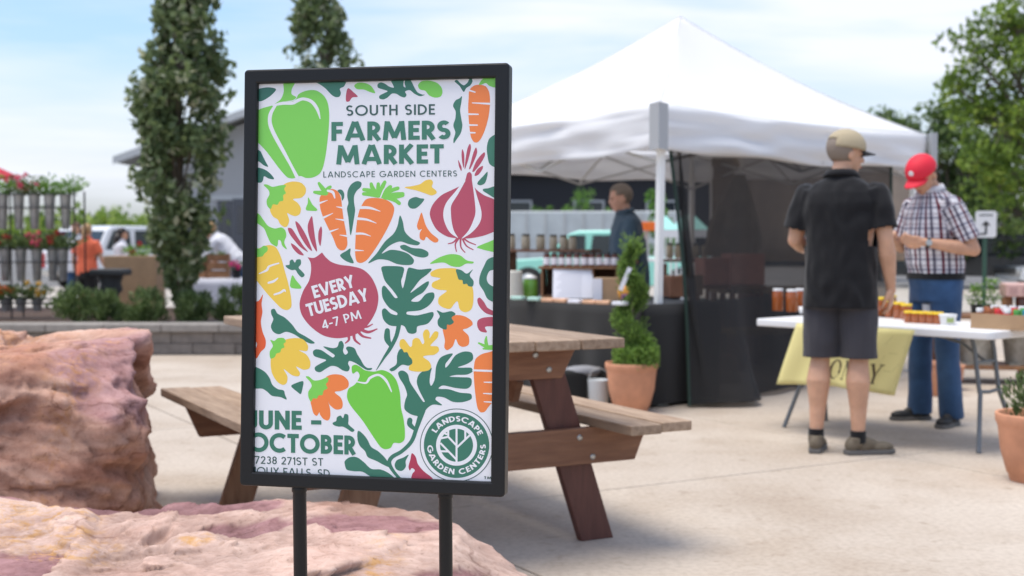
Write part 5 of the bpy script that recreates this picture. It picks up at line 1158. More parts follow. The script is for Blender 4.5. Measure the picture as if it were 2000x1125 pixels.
hc_ = empty('hanging_cloth', P(1445,480,12.6)*1, 0, 'tan cloth gathered at the top and hanging behind the mesh curtain', 'cloth'); hc_.location.z = 1.05
vs = []; fs = []
for j in range(17):
    v = j/16; z = .80*(1-v); w_ = .05+.20*math.sin(min(1, v*1.15)*math.pi*.5)
    for i in range(36):
        a_ = 2*math.pi*i/36; r_ = w_*(1+.16*math.sin(a_*7+v*2)*v+.12*noise.noise(Vector((a_, v*3, 1)))); vs.append((r_*math.cos(a_)-.10*v, r_*.6*math.sin(a_), z))
for j in range(16):
    for i in range(36): k = (i+1) % 36; fs.append((j*36+i, (j+1)*36+i, (j+1)*36+k, j*36+k))
MB().add(vs, fs, 0, True).build('cloth', mat('khaki_cloth', (.20,.165,.13,1), .9, var=.15, vscale=6), hc_)
MB().tube([(0,0,.78),(0,0,1.10)], .006, 6).build('cord', m_pole, hc_)
m_rose = mat('rose_carton', (.48,.22,.17,1), .7, var=.12, vscale=6)
for k, (px, z_, w_, h_, lb) in enumerate(((1395,.775,.30,.26,'rose coloured carton left under the hanging cloth behind the mesh'), (1450,.775,.34,.30,'larger rose coloured carton under the hanging cloth behind the mesh'))):
    b = P(px, 600, 12.35); b.z = 0; tb = empty('carton_stand', Vector((b.x, b.y, 0)), .2, ('left','right')[k]+' dark stand under a rose coloured carton behind the mesh', 'stand')
    MB().box((0,0,z_-.02), (w_+.02,.34,.03)).build('stand_top', m_crate2, tb); [MB().box((x,y,(z_-.04)/2), (.03,.03,z_-.04)).build('leg', m_crate2, tb) for x in (-w_/2+.03, w_/2-.03) for y in (-.13,.13)]
    b.z = z_; box_thing('rose_carton', b, (w_,.28,h_), .2, m_rose, lb, 'box')
# ================================================================== LEFT: FLOWER RACK
m_wire = mat('black_wire', (.012,.012,.013,1), .5); m_galv = mat('galvanised', (.42,.44,.45,1), .42, metal=.6, var=.2, vscale=14)
YR = 14.9
def atR(px, py, dy=0): return P(px, py, YR+dy)
fr0 = Vector((atR(60,600).x, YR, .29))
rk = empty('flower_rack', fr0, 0, 'black wire rack holding rows of galvanised cone buckets at the left edge', 'rack')
xl, xr = atR(-70,400).x-fr0.x, atR(146,400).x-fr0.x
rows = [(378,448),(484,549),(582,608)]
for x in (xl, (xl+xr)/2-.1, xr):
    for y in (-.02, .34): MB().tube([(x,y,0),(x,y,atR(0,372).z-.29)], .011, 8).build('upright', m_wire, rk)
for k, (yt, yb) in enumerate(rows):
    z = atR(0, yt+28 if k < 2 else 592).z-.29; g = MB()
    for y in (-.09, .09): g.tube([(xl,y,z),(xr,y,z)], .007, 6)
    for i in range(15): x = xl+(xr-xl)*i/14; g.tube([(x,-.09,z),(x,.09,z)], .005, 5)
    z2 = atR(0, yt+2).z-.29
    for y in (-.09, .09): g.tube([(xl,y,z2),(xr,y,z2)], .006, 6)
    g.build('wire_shelf', m_wire, rk)
fm = {'pink': mat('petal_pink', (.75,.12,.20,1), .5, translucent=.2), 'red': mat('petal_red', (.42,.015,.025,1), .5, translucent=.2), 'orange': mat('petal_orange', (.85,.20,.03,1), .5, translucent=.2), 'yellow': mat('petal_yellow', (.88,.50,.03,1), .5, translucent=.2), 'magenta': mat('petal_magenta', (.65,.02,.22,1), .5, translucent=.2), 'white': mat('petal_white', (.75,.73,.70,1), .5, translucent=.2)}
def flowers(par, z, w_, h, colr, n=170, nf=7, lean=0, mats=lm_shr):
    mb = MB()
    for k in range(n):
        a_ = random.uniform(0,6.28); q = math.sqrt(random.random())*w_; zz_ = random.random()
        c = Vector((q*math.cos(a_)*(.4+zz_)+lean*zz_, q*math.sin(a_)*(.4+zz_), z+zz_*h*(1-.5*(q/w_)**2)))
        leaf(mb, c, random.uniform(.04,.09), random.choice((0,1,1,2)), .3, Vector((math.cos(a_), math.sin(a_), .8)))
    mb.build('leaves', mats, par)
    if colr:
        for k in range(nf):
            fb = MB()
            c = Vector((random.uniform(-1,1)*w_*.8+lean*.7, random.uniform(-1,.2)*w_, z+h*random.uniform(.3,.95)))
            for j in range(26): leaf(fb, c+rv()*.034, random.uniform(.02,.035), 0, .8)
            fb.build('bloom', [fm[colr]], par)
random.seed(77); plan = {0: [None,None,None,'pink','pink',None,None], 1: ['red','red','red',None,'pink','red',None], 2: ['red','orange','orange',None,'yellow',None,None]}
rn = ['top','middle','bottom']
for r_, (yt, yb) in enumerate(rows):
    for k in range(7):
        px = -57+30.8*k+(4 if r_ else 0)
        if r_ == 1 and k == 6: px = 122
        if r_ == 2 and k > 4: continue
        zt, zb = atR(0, yt).z, atR(0, yb).z; h = zt-zb
        wd = 'one' if k > 5 else 'one'
        kk = 6-k if r_ < 2 else 4-k
        b = empty('flower_bucket', Vector((atR(px,400).x, YR+random.uniform(-.02,.02), zb)), random.uniform(0,6), 'galvanised cone bucket in the %s row of the rack, %s from its right end' % (rn[r_], 'the first' if kk == 0 else ORD[kk]), 'bucket', 'cone buckets in the wire rack')
        hh_ = max(h, .15); MB().lathe([(.040,0),(.044,.004),(.066,hh_-.006),(.070,hh_),(.064,hh_),(.04,.02),(0,.02)], 18).build('bucket', m_galv, b)
        cl = plan[r_][k]
        bq = empty('bucket_plant', Vector((b.location.x, b.location.y, zb+hh_)), 0, '%s in the %s row, bucket %s from the right' % ({None:'green fern','pink':'pink flowers','red':'dark red flowers','orange':'orange flowers','yellow':'yellow flowers'}[cl], rn[r_], 'the first' if kk == 0 else ORD[kk]), 'plant', 'plants in the rack buckets')
        flowers(bq, -.03, .15, (.26 if r_ == 0 else .22), cl, 260, 6, .07 if k == 6 else 0, lm_bri if (r_ == 0 and cl is None) else lm_shr)
# red parasol far left
rp = empty('red_parasol', Vector((P(-95,400,17).x, 17, 0)), 0, 'red parasol whose edge shows above the flower rack', 'parasol')
zt = P(0,285,17).z; ze = P(0,345,17).z; g = MB(); vs = [Vector((0,0,zt))]; m_ = 8; rr_ = .88
for k in range(m_): a_ = R(45*k+10); vs.append(Vector((rr_*math.cos(a_), rr_*math.sin(a_), ze)))
g.add(vs, [(0, 1+k, 1+(k+1) % m_) for k in range(m_)]); o = g.build('canopy', mat('red_canvas', (.62,.03,.06,1), .7, translucent=.3), rp); o.modifiers.new('s', 'SOLIDIFY').thickness = .003
MB().tube([(0,0,0),(0,0,zt)], .02, 10).build('pole', m_pole, rp)
# dark pedestal, cardboard panel
pd = empty('dark_pedestal', Vector((P(217,600,15.4).x, 15.4, .29)), 0, 'dark grey pedestal table with a wide square top behind the shrubs', 'pedestal')
m_ped = mat('dark_stone', (.045,.048,.05,1), .7, bump=.2, bscale=40); zt = P(0,525,15.4).z-.29
MB().box((0,0,zt-.04), (.40,.40,.08)).build('top_slab', m_ped, pd, bevel=.02); MB().lathe([(.16,0),(.16,.06),(.10,.12),(.09,zt*.45),(.14,zt*.55),(.12,zt*.7),(.15,zt-.08)], 20).build('column', m_ped, pd)
cp = empty('cardboard_bin', Vector((P(255,600,16.2).x, 16.2, 0)), 0, 'large kraft cardboard bin with leafy plants sticking out of its top', 'box')
zt = P(0,500,16.2).z; MB().box((0,.2,zt/2), (.66,.42,zt)).build('carton', m_card, cp, bevel=.006)
pb2 = empty('bin_plants', Vector((P(262,600,16.2).x, 16.4, zt)), 0, 'red flowered green plants in the kraft cardboard bin', 'plant'); random.seed(3); flowers(pb2, -.03, .17, .2, 'red', 260, 3, 0, lm_bri)
# market table with white cloth, crates, magenta flowers
tt = cloth_table('draped_table', Vector((P(365,600,16.6).x, 16.6, 0)), Vector((1,0,0)), Vector((0,1,0)), 1.5, .6, P(0,545,16.6).z, 'table under a white cloth behind the columnar tree', 9)
for ch in tt.children:
    if ch.name.startswith('table_cover'): ch.data.materials.clear(); ch.data.materials.append(mat('white_cloth', (.62,.62,.68,1), .8))
zt = P(0,545,16.6).z
for k, (px, w_, h_, lb) in enumerate(((388,.24,.28,'left brown wooden crate on the white-clothed table'), (428,.26,.32,'right brown wooden crate on the white-clothed table, near the bending woman'))):
    b = empty('market_crate', Vector((P(px,600,16.9).x, 16.9, zt+.004)), .1*k, lb, 'crate')
    for j in range(3):
        for s_ in (-1, 1): MB().box((0, s_*.12, h_*(j+.5)/3), (w_, .014, h_/3-.018)).build('slat', m_crate, b); 
    for s_ in (-1, 1): MB().box((s_*w_/2, 0, h_/2), (.02, .25, h_)).build('end_board', m_crate, b)
    bq = empty('crate_plants', Vector((P(px,600,16.9).x, 16.9, zt+h_*.8)), 0, ('white flowers in the left brown crate', 'leafy seedlings in the right brown crate')[k], 'plant'); flowers(bq, 0, .1, .12, 'white' if k == 0 else None, 90, 4)
bq = empty('magenta_flowers', Vector((P(462,600,16.7).x, 16.7, zt+.004)), 0, 'magenta potted flowers at the right end of the white-clothed table', 'plant')
MB().lathe([(.05,0),(.07,.12),(.065,.12),(0,.10)], 14).build('nursery_pot', m_black, bq); random.seed(4); flowers(bq, .1, .10, .15, 'magenta', 90, 7)

# ================================================================== FAR BUILDINGS
m_sid = mat('grey_siding', (.40,.39,.385,1), .7); m_roof = mat('roof_shingle', (.30,.30,.29,1), .85, var=.2, vscale=4); m_trim = mat('pale_trim', (.50,.50,.49,1), .6); m_dark = mat('charcoal_wall', (.020,.020,.024,1), .7); m_glass = mat('dark_glass', (.03,.035,.045,1), .1, spec=.8)
YB = 46
gb = empty('grey_building', Vector((0, YB, 0)), 0, 'grey gabled building with dark doorways behind the columnar tree', 'building')
X0, X1 = P(300,400,YB).x, P(700,400,YB).x; ze_ = P(0,300,YB).z; zr = P(0,205,YB).z; xm = P(560,200,YB).x; X1 = 2*xm-X0; dp = 12
MB().prism([(X0,0),(X1,0),(X1,ze_),(xm,zr-.15),(X0,ze_)], -dp, 0, Matrix.Rotation(R(90), 4, 'X')).build('wall', m_sid, gb)
ov = 1.1
for s_, xa in ((-1, X0), (1, X1)):
    sl = (zr-ze_)/(xm-X0); a = Vector((xa+s_*ov, 0, ze_-ov*sl)); b = Vector((xm, 0, zr))
    M = MB()
    for y0, y1, mi in ((-ov, dp+ov, 0),): M.add([a+Vector((0,y0,.02)), b+Vector((0,y0,.02)), b+Vector((0,y1,.02)), a+Vector((0,y1,.02)), a+Vector((0,y0,.20)), b+Vector((0,y0,.20)), b+Vector((0,y1,.20)), a+Vector((0,y1,.20))], [(0,3,2,1),(4,5,6,7),(0,1,5,4),(3,7,6,2),(0,4,7,3),(1,2,6,5)], 0)
    rfb = M.build('roof', m_roof, gb)
    MB().add([a+Vector((0,-ov-.03,-.05)), b+Vector((0,-ov-.03,-.05)), b+Vector((0,-ov-.03,.22)), a+Vector((0,-ov-.03,.22))], [(0,1,2,3)]).build('rake_board', m_trim, rfb)
for px0, px1, pyt in ((425,452,392),(455,500,388),(340,372,400)):
    xa, xb, zt_ = P(px0,400,YB).x, P(px1,400,YB).x, P(0,pyt,YB).z
    w1 = MB().box(((xa+xb)/2, -.03, zt_/2), (xb-xa, .08, zt_)).build('door', mat('door_grey', (.10,.10,.11,1), .6) if px0 == 425 else bpy.data.materials['door_grey'], gb)
    MB().box(((xa+xb)/2, -.08, zt_*.72), ((xb-xa)*.6, .02, zt_*.36)).build('pane', m_glass, w1)
MB().box(((X0+X1)/2, -.02, P(0,386,YB).z), (X1-X0, .05, .18)).build('trim_band', m_trim, gb)
YD = 62
db = empty('dark_building', Vector((P(1130,400,YD).x+4, YD, 0)), 0, 'long charcoal building with pale trim far behind the tent', 'building')
MB().box((0, 5, 2.2), (32, 10, 4.4)).build('wall', m_dark, db); rb = MB().box((0, 5, 4.55), (33, 11, .3)).build('roof', m_roof, db)
for k in range(9): w1 = MB().box((-14+3.5*k, -.03, 2.6), (1.5, .08, 1.1)).build('window', m_trim, db); MB().box((-14+3.5*k, -.08, 2.6), (1.3, .04, .9)).build('pane', m_glass, w1)
# long white stock fence / trailers
YT = 38
tl = empty('white_trailer', Vector((P(1100,450,YT).x, YT, 0)), 0, 'long pale box trailer parked behind the jars', 'trailer')
z1_, z0_ = P(0,414,YT).z, P(0,476,YT).z-.6
MB().box((0,0,(z1_+z0_)/2), (7.0,2.3,z1_-z0_)).build('box_body', mat('trailer_white', (.52,.55,.55,1), .5, var=.08, vscale=2), tl, bevel=.04)
for k in range(13): MB().box((-3.3+.55*k, -1.17, (z1_+z0_)/2), (.05,.03,(z1_-z0_)*.94)).build('rib', m_trim, tl)
for x in (-2.2,-1.3,2.2):
    wh = MB().lathe([(.0,-.1),(.34,-.09),(.36,-.05),(.36,.05),(.34,.09),(.0,.1)], 20).build('wheel', m_black, tl, (x,-1.05,.36), (R(90),0,0)); MB().lathe([(0,0),(.18,.01),(.17,.03),(0,.04)], 16).build('rim', m_galv, wh, (0,0,.095))
# vehicles
m_tyre = mat('tyre', (.015,.015,.015,1), .8); m_vglass = mat('vehicle_glass', (.02,.03,.035,1), .06, spec=.9); m_red = mat('tail_lamp', (.45,.01,.015,1), .2); m_chr = mat('chrome', (.6,.6,.6,1), .2, metal=1)
def vehicle(name, loc, rz, paint, label, cat, kind='pickup', L_=5.2, W_=1.9, H_=1.75, group=None):
    """x is forward, z up"""
    t = empty(name, loc, rz, label, cat, group); s_ = L_/5.2; zz_ = H_/1.75
    body = [(-2.6,.45),(-2.6,1.02),(-2.55,1.08),(1.0,1.08),(2.3,.98),(2.55,.85),(2.6,.45),(2.3,.38),(-2.3,.38)]
    RX = Matrix.Rotation(R(90), 4, 'X')
    MB().prism([(x*s_,z*zz_) for x, z in body], -W_/2, W_/2, RX).build('body', paint, t, bevel=.06, seg=3)
    if kind == 'pickup': cab = [(-.75,1.06),(-.62,1.70),(-.45,1.75),(.55,1.74),(.75,1.66),(1.30,1.06)]
    else: cab = [(-2.35,1.06),(-2.0,1.68),(-1.8,1.75),(.45,1.75),(.65,1.68),(1.35,1.06)]
    cabp = [(x*s_,z*zz_) for x, z in cab]; MB().prism(cabp, -W_/2+.09, W_/2-.09, RX).build('cab', paint, t, bevel=.06, seg=3)
    lx, rx = cabp[0][0], cabp[-1][0]
    for sy in (-1, 1):
        y = sy*(W_/2-.088)
        for (xa, xb, xc, xd) in (((.02,.06,.48,.52) if kind == 'pickup' else (.05,.10,.30,.33)), ((.56,.56,.80,.95) if kind == 'pickup' else (.36,.36,.56,.56)), ((.60,.60,.82,.94) if kind != 'pickup' else (0,0,0,0))):
            if xd == 0: continue
            w0 = rx-lx; zb_, zt2 = 1.12*zz_, 1.62*zz_; inx = .16*s_
            q = [(lx+w0*xa+(.06 if xa < .1 else 0), zb_), (lx+w0*xd-(.02), zb_), (min(lx+w0*xc, rx-.62*s_), zt2), (lx+w0*xb+(inx if xb < .12 else 0), zt2)]
            g = MB().prism(q, 0, .012, Matrix.Translation((0, y+(.006 if sy > 0 else -.006)+.006, 0)) @ RX); g.build('side_window', m_vglass, t)
    # rear and front glass
    def slab(p0, p1, nm, m_):
        a = Vector((p0[0],0,p0[1])); b = Vector((p1[0],0,p1[1])); d = (b-a); n_ = Vector((-d.z,0,d.x)).normalized()
        if (n_.x > 0) != (p0[0] > 0): n_ = -n_
        c = (a+b)/2+n_*.012; MB().box(c, (d.length*.74, W_-.34, .016), Matrix((d.normalized(), Vector((0,1,0)), d.normalized().cross(Vector((0,1,0))))).transposed()).build(nm, m_, t)
    slab(cabp[0], cabp[1], 'rear_window', m_vglass); slab(cabp[-1], cabp[-2], 'windscreen', m_vglass)
    for x in (-1.65*s_, 1.62*s_):
        for sy in (-1, 1):
            wh = MB().lathe([(.0,-.11),(.33,-.10),(.36,-.05),(.36,.05),(.33,.10),(.0,.11)], 22).build('wheel', m_tyre, t, (x, sy*(W_/2-.10), .36), (R(90),0,0)); MB().lathe([(0,.0),(.2,.008),(.18,.03),(0,.02)], 16).build('rim', m_galv, wh, (0,0,.10*(-1 if sy > 0 else 1)), (0 if sy < 0 else R(180),0,0))
    for sy in (-1, 1):
        MB().box((-2.605*s_, sy*(W_/2-.12), .82*zz_), (.05,.16,.36)).build('tail_lamp', m_red, t, bevel=.01)
        MB().box((2.55*s_, sy*(W_/2-.22), .78*zz_), (.08,.32,.16)).build('headlight', m_glass, t, bevel=.02)
        MB().box((1.0*s_, sy*(W_/2+.06), 1.18*zz_), (.12,.16,.14)).build('wing_mirror', paint, t, bevel=.02)
    MB().box((-2.66*s_, 0, .48), (.12,W_-.1,.16)).build('bumper', m_chr, t, bevel=.02); MB().box((2.64*s_, 0, .48), (.12,W_-.1,.18)).build('bumper', m_chr, t, bevel=.02)
    return t
m_wp = mat('white_paint', (.72,.73,.75,1), .3, coat=.5); m_dp = mat('black_paint', (.02,.022,.028,1), .25, coat=.6); m_sil = mat('silver_paint', (.45,.47,.48,1), .3, coat=.5, metal=.3)
def gz(px, Y): return Vector(((px-1000)/2500*Y, Y, -.03))
def vat(px, Y, top): v = gz(px, Y); v.z = P(0, top, Y).z-1.75; return v
vehicle('parked_pickup', gz(268,33)+Vector((0,0,.0)), R(62), m_wp, 'white pickup parked beyond the shrubs, its tail lamp showing above the cardboard bin', 'pickup', 'suv', 4.7, 1.85, P(0,440,33).z)
vehicle('parked_car', gz(196,40), R(100), m_sil, 'silver car parked left of the white pickup', 'car', 'suv', 4.5, 1.8, P(0,462,40).z)
vehicle('parked_car', gz(345,42), R(80), m_wp, 'white car mostly hidden behind the columnar tree', 'car', 'suv', 4.5, 1.8, P(0,455,42).z)
vehicle('mint_pickup', gz(1190,27), R(168), m_mint, 'mint green pickup parked behind the man in navy', 'pickup', 'pickup', 5.0, 1.85, P(0,447,27).z)
vehicle('parked_car', gz(1920,34), R(150), m_dp, 'black car parked behind the white road sign at the right', 'car', 'suv', 4.6, 1.85, P(0,456,34).z)
vehicle('parked_car', gz(2150,32), R(178), m_wp, 'white car at the right edge behind the pale pink crate', 'car', 'suv', 4.6, 1.85, P(0,483,32).z)
# mint canopies beyond the tent
def canopy(px0, px1, yt, yb, Y, label, seed):
    a, b = P(px0,yt,Y), P(px1,yb,Y); w_ = b.x-a.x; t = empty('mint_canopy', Vector((a.x, Y, 0)), 0, label, 'canopy', 'mint canopies in the lot')
    zt, zb = a.z, b.z; MB().add([(0,0,zb),(w_,0,zb),(w_,1.6,zb),(0,1.6,zb),(w_*.3,.8,zt),(w_*.7,.8,zt)], [(0,1,5,4),(1,2,5),(2,3,4,5),(3,0,4)]).build('canopy', m_mint, t)
    for x in (.03, w_-.03):
        for y in (.03, 1.57): MB().tube([(x,y,0),(x,y,zb)], .02, 8).build('pole', m_pole, t)
    MB().box((w_/2, -.004, zb-.07), (w_,.01,.13)).build('valance', m_white, t)
canopy(1282,1325,420,448,21,'mint green canopy right of the tent pole',1); canopy(1330,1385,418,448,21.5,'mint green canopy seen through the mesh curtain',2)
t = empty('orange_bin', P(1262,600,19)*1, 0, 'orange stall top behind the shoulder of the man in navy', 'bin'); t.location.z = 0
MB().box((0,0,P(0,434,19).z-.06), (.34,.3,.13)).build('bin', fm['orange'], t, bevel=.01); MB().tube([(0,0,0),(0,0,P(0,434,19).z-.12)], .03, 8).build('stand', m_truss, t)
t = empty('white_stall_table', P(1290,600,18)*1, 0, 'white stall table with red and white goods right of the tent pole', 'table'); t.location.z = 0; zt = P(0,505,18).z
MB().box((0,0,zt-.02), (1.1,.5,.04)).build('table_top', m_white, t); [MB().tube([(x,y,0),(x,y,zt-.04)], .018, 8).build('leg', m_truss, t) for x in (-.5,.5) for y in (-.2,.2)]
# ================================================================== PEOPLE
def skinmat(name, c): return mat(name, c, .5, spec=.4, sss=.12, var=.10, vscale=11, bump=.05, bscale=90)
sk_tan = skinmat('skin_tan', (.52,.28,.175,1)); sk_fair = skinmat('skin_fair', (.58,.33,.215,1)); sk_red = skinmat('skin_ruddy', (.70,.40,.29,1))
def remesh(mb, name, mats, voxel, parent=None, smooth=2, post=None, cut=None, solid=0):
    tmp = bpy.data.objects.new('tmp', mb.mesh('tmp', mats)); COL.objects.link(tmp)
    m1 = tmp.modifiers.new('r', 'REMESH'); m1.mode = 'VOXEL'; m1.voxel_size = voxel
    m2 = tmp.modifiers.new('s', 'SMOOTH'); m2.iterations = smooth; m2.factor = .5
    dg = bpy.context.evaluated_depsgraph_get(); dg.update(); me = bpy.data.meshes.new_from_object(tmp.evaluated_get(dg)); me.name = name
    old = tmp.data; bpy.data.objects.remove(tmp); bpy.data.meshes.remove(old)
    if cut or post:
        bm = bmesh.new(); bm.from_mesh(me)
        for co, no in (cut or []): bmesh.ops.bisect_plane(bm, geom=bm.verts[:]+bm.edges[:]+bm.faces[:], plane_co=co, plane_no=no, clear_outer=True)
        if post:
            bm.normal_update()
            for v, d in [(v, post(v.co, v.normal)) for v in bm.verts]: v.co += d
        bm.to_mesh(me); bm.free()
    me.materials.clear()
    for m_ in (mats if isinstance(mats, (list, tuple)) else [mats]): me.materials.append(m_)
    me.polygons.foreach_set('use_smooth', [True]*len(me.polygons)); me.polygons.foreach_set('material_index', [0]*len(me.polygons))
    o = link(name, me, parent)
    if solid: s_ = o.modifiers.new('s', 'SOLIDIFY'); s_.thickness = solid; s_.offset = -1
    return o
def hand(mb, w_, d, pn, side, curl=.35, s_=1.0):
    """wrist, direction of the fingers, palm normal, side of the thumb (unit vectors)"""
    d = Vector(d).normalized(); pn = Vector(pn).normalized(); pn = (pn-d*pn.dot(d)).normalized(); t = d.cross(pn)*side; w_ = Vector(w_)
    M = Matrix((t, d, pn)).transposed()
    mb.ball(w_+d*.048*s_, (.040*s_, .052*s_, .017*s_), M=M); mb.tube([w_-d*.03, w_+d*.03], [.026*s_, .028*s_], 10)
    for k, (o_, l_) in enumerate(((.030,.070),(.010,.080),(-.010,.074),(-.029,.058))):
        p = w_+(d*.088+t*o_)*s_; a_ = 0; dd = d; pts = [w_+(d*.05+t*o_*.8)*s_, p]
        for j, f_ in enumerate((.45,.30,.25)):
            a_ += curl*(1+.12*k)*(1.0 if j else .7); dd = (d*math.cos(a_)+pn*math.sin(a_)+t*o_*1.6*(1-j*.3)).normalized(); p = p+dd*l_*f_*s_; pts.append(p)
        mb.tube(pts, [.0105*s_,.0098*s_,.0092*s_,.0086*s_,.0070*s_], 8); mb.ball(p, .0072*s_, 8, 6)
    p = w_+(d*.022+t*.028)*s_; p1 = p+(t*.60+d*.72+pn*.25).normalized()*.042*s_; p2 = p1+(d*.9+t*.18+pn*.35).normalized()*.032*s_; p3 = p2+(d+pn*.4-t*.05).normalized()*.024*s_
    mb.tube([p, p1, p2, p3], [.016*s_,.0125*s_,.0108*s_,.008*s_], 8); mb.ball(p3, .008*s_, 8, 6)
def loft(mb, rings_, M, n=28):
    vs = []; fs = []
    for z, cy, rx, ry, cx in rings_:
        for i in range(n):
            a_ = 2*math.pi*i/n; c, s_ = math.cos(a_), math.sin(a_); e = .86
            vs.append(M(Vector((cx+rx*math.copysign(abs(c)**e, c), cy+ry*math.copysign(abs(s_)**e, s_), z))))
    for k in range(len(rings_)-1):
        for i in range(n): j = (i+1) % n; fs.append((k*n+i, k*n+j, (k+1)*n+j, (k+1)*n+i))
    fs.append(tuple(range(n))[::-1]); fs.append(tuple(range((len(rings_)-1)*n, len(rings_)*n)))
    mb.add(vs, fs)
def person(loc, rz, label, H=1.8, skin=None, top=None, bottom='trousers', bot=None, shoe=None, hair=None, hair_style='short', cap=None, brim=None, lean=0, twist=0, hy=0, hp=0, vox=.0075,
           arms=None, feet=((-.10,0,10),(.10,0,-10)), sleeve=.72, hem=.83, tuck=False, wide=1.0, belly=0, hands=(.3,.3), belt=None, socks=None, folds=.010, shorts_hem=.52, seed=1, top_name='shirt', plaid=False, group=None, face=True):
    t = empty('person', loc, rz, label, 'person', group); s_ = H/1.8; random.seed(seed)
    W_ = Vector((0, 0, .95))
    def bend(p):
        p = Vector(p); f = max(0, min(1, (p.z-.92)/.30)); f = f*f*(3-2*f)
        if p.z > .92: p = W_+Euler((-lean*f, 0, twist*f)).to_matrix() @ (p-W_)
        return p*s_
    B = lambda x, y, z: bend((x, y, z))
    A = arms or {}
    shl, shr = (-.180*wide, 0, 1.435), (.180*wide, 0, 1.435)
    el = [A.get('el_l', (-.235,-.02,1.16)), A.get('el_r', (.235,-.02,1.16))]; wr = [A.get('wr_l', (-.245,.05,.90)), A.get('wr_r', (.245,.05,.90))]
    free = A.get('free', False)
    X = (lambda p: Vector(p)*s_) if free else bend
    sh = [bend(shl), bend(shr)]; el = [X(p) for p in el]; wr = [X(p) for p in wr]
    hip = [Vector((-.095,0,.92))*s_, Vector((.095,0,.92))*s_]; ank = []; kn = []
    for i, (fx, fy, fa) in enumerate(feet):
        ank.append(Vector((fx, fy-.03, .085))*s_); kn.append((hip[i]+ank[i])/2+Vector((0, .02, .025))*s_)
    bd = MB()
    tr_ = [(.86,0,.155,.115,0),(.93,0,.168,.120,0),(1.02,.005,.155,.108+belly*.6,0),(1.12,.008,.148,.104+belly,0),(1.25,.0,.165,.110+belly*.5,0),(1.36,-.005,.176,.115,0),(1.43,-.008,.150,.095,0),(1.475,-.008,.105,.075,0),(1.51,-.005,.068,.060,0)]
    loft(bd, [(z, cy, rx*wide, ry, cx) for z, cy, rx, ry, cx in tr_], bend)
    for i in (0, 1):
        s0 = sh[i]+Vector((-sh[i].x*.06,0,-.034)); bd.ball(s0, .045*s_); m_ = sh[i].lerp(el[i], .4)
        bd.tube([s0, m_, el[i]], [.045*s_, .047*s_*wide, .041*s_], 12); bd.ball(el[i], .041*s_)
        m_ = el[i].lerp(wr[i], .3); bd.tube([el[i], m_, wr[i]], [.040*s_, .044*s_*wide, .027*s_], 12); bd.ball(wr[i], .027*s_)
        bd.tube([hip[i], hip[i].lerp(kn[i], .35), kn[i]], [.088*s_, .082*s_, .056*s_], 14); bd.ball(kn[i], .056*s_)
        cf = kn[i].lerp(ank[i], .30)+Vector((0,-.018,0))*s_
        bd.tube([kn[i], cf, kn[i].lerp(ank[i], .62), ank[i]], [.050*s_, .066*s_, .047*s_, .034*s_], 14); bd.ball(ank[i], .038*s_)
        fa = R(feet[i][2]); fd = Vector((-math.sin(fa), math.cos(fa), 0)); bd.tube([ank[i]-Vector((0,0,.04))*s_, ank[i]+fd*.15*s_-Vector((0,0,.05))*s_], [.034*s_,.028*s_], 10)
    for i in (0, 1):
        hd = A.get(('hd_l','hd_r')[i]); pn = A.get(('pn_l','pn_r')[i])
        hd = Vector(hd) if hd else (wr[i]-el[i]).normalized(); pn = Vector(pn) if pn else Vector((1 if i == 0 else -1, 0, 0))
        hand(bd, wr[i], hd, pn, 1 if i == 0 else -1, hands[i], s_)
    # neck and head
    nb = bend((0,-.008,1.47)); HM = Euler((-lean*.55-hp, 0, hy)).to_matrix()
    hc = bend((0,.010,1.545))+HM @ Vector((0,.012,.098))*s_
    bd.tube([nb, bend((0,.0,1.545)), hc-HM @ Vector((0,.01,.03))*s_], [.064*s_,.056*s_,.055*s_], 14)
    h_ = lambda x, y, z: hc+HM @ Vector((x,y,z))*s_
    bd.ball(h_(0,-.008,.030), (.076*s_,.096*s_,.090*s_), 20, 14, M=HM); bd.ball(h_(0,.020,-.030), (.062*s_,.070*s_,.080*s_), 18, 12, M=HM)
    bd.ball(h_(0,.052,-.083), (.034*s_,.030*s_,.026*s_), 12, 8, M=HM); bd.ball(h_(0,.074,.022), (.050*s_,.018*s_,.014*s_), 12, 8, M=HM)
    bd.tube([h_(0,.082,.012), h_(0,.104,-.020), h_(0,.100,-.030)], [.009*s_,.014*s_,.013*s_], 8); bd.ball(h_(0,.084,-.056), (.024*s_,.012*s_,.010*s_), 10, 6, M=HM)
    for i in (-1, 1): bd.ball(h_(.077*i,-.012,-.008), (.010*s_,.020*s_,.032*s_), 10, 8, M=HM); bd.ball(h_(.040*i,.062,-.022), (.022*s_,.020*s_,.020*s_), 10, 8, M=HM)
    remesh(bd, 'body', skin, vox*s_, t, 2)
    if face:
        em_ = MB(); 
        for i in (-1, 1): MB().ball(h_(.030*i,.0835,.004), (.011*s_,.006*s_,.006*s_), 10, 8, M=HM).build('eye', m_eye, t)
        MB().ball(h_(0,.0955,-.056), (.022*s_,.005*s_,.006*s_), 10, 6, M=HM).build('lips', m_lip, t)
        for i in (-1, 1): MB().ball(h_(.031*i,.093,.024), (.018*s_,.005*s_,.004*s_), 10, 6, M=HM).build('eyebrow', hair or m_brow, t)
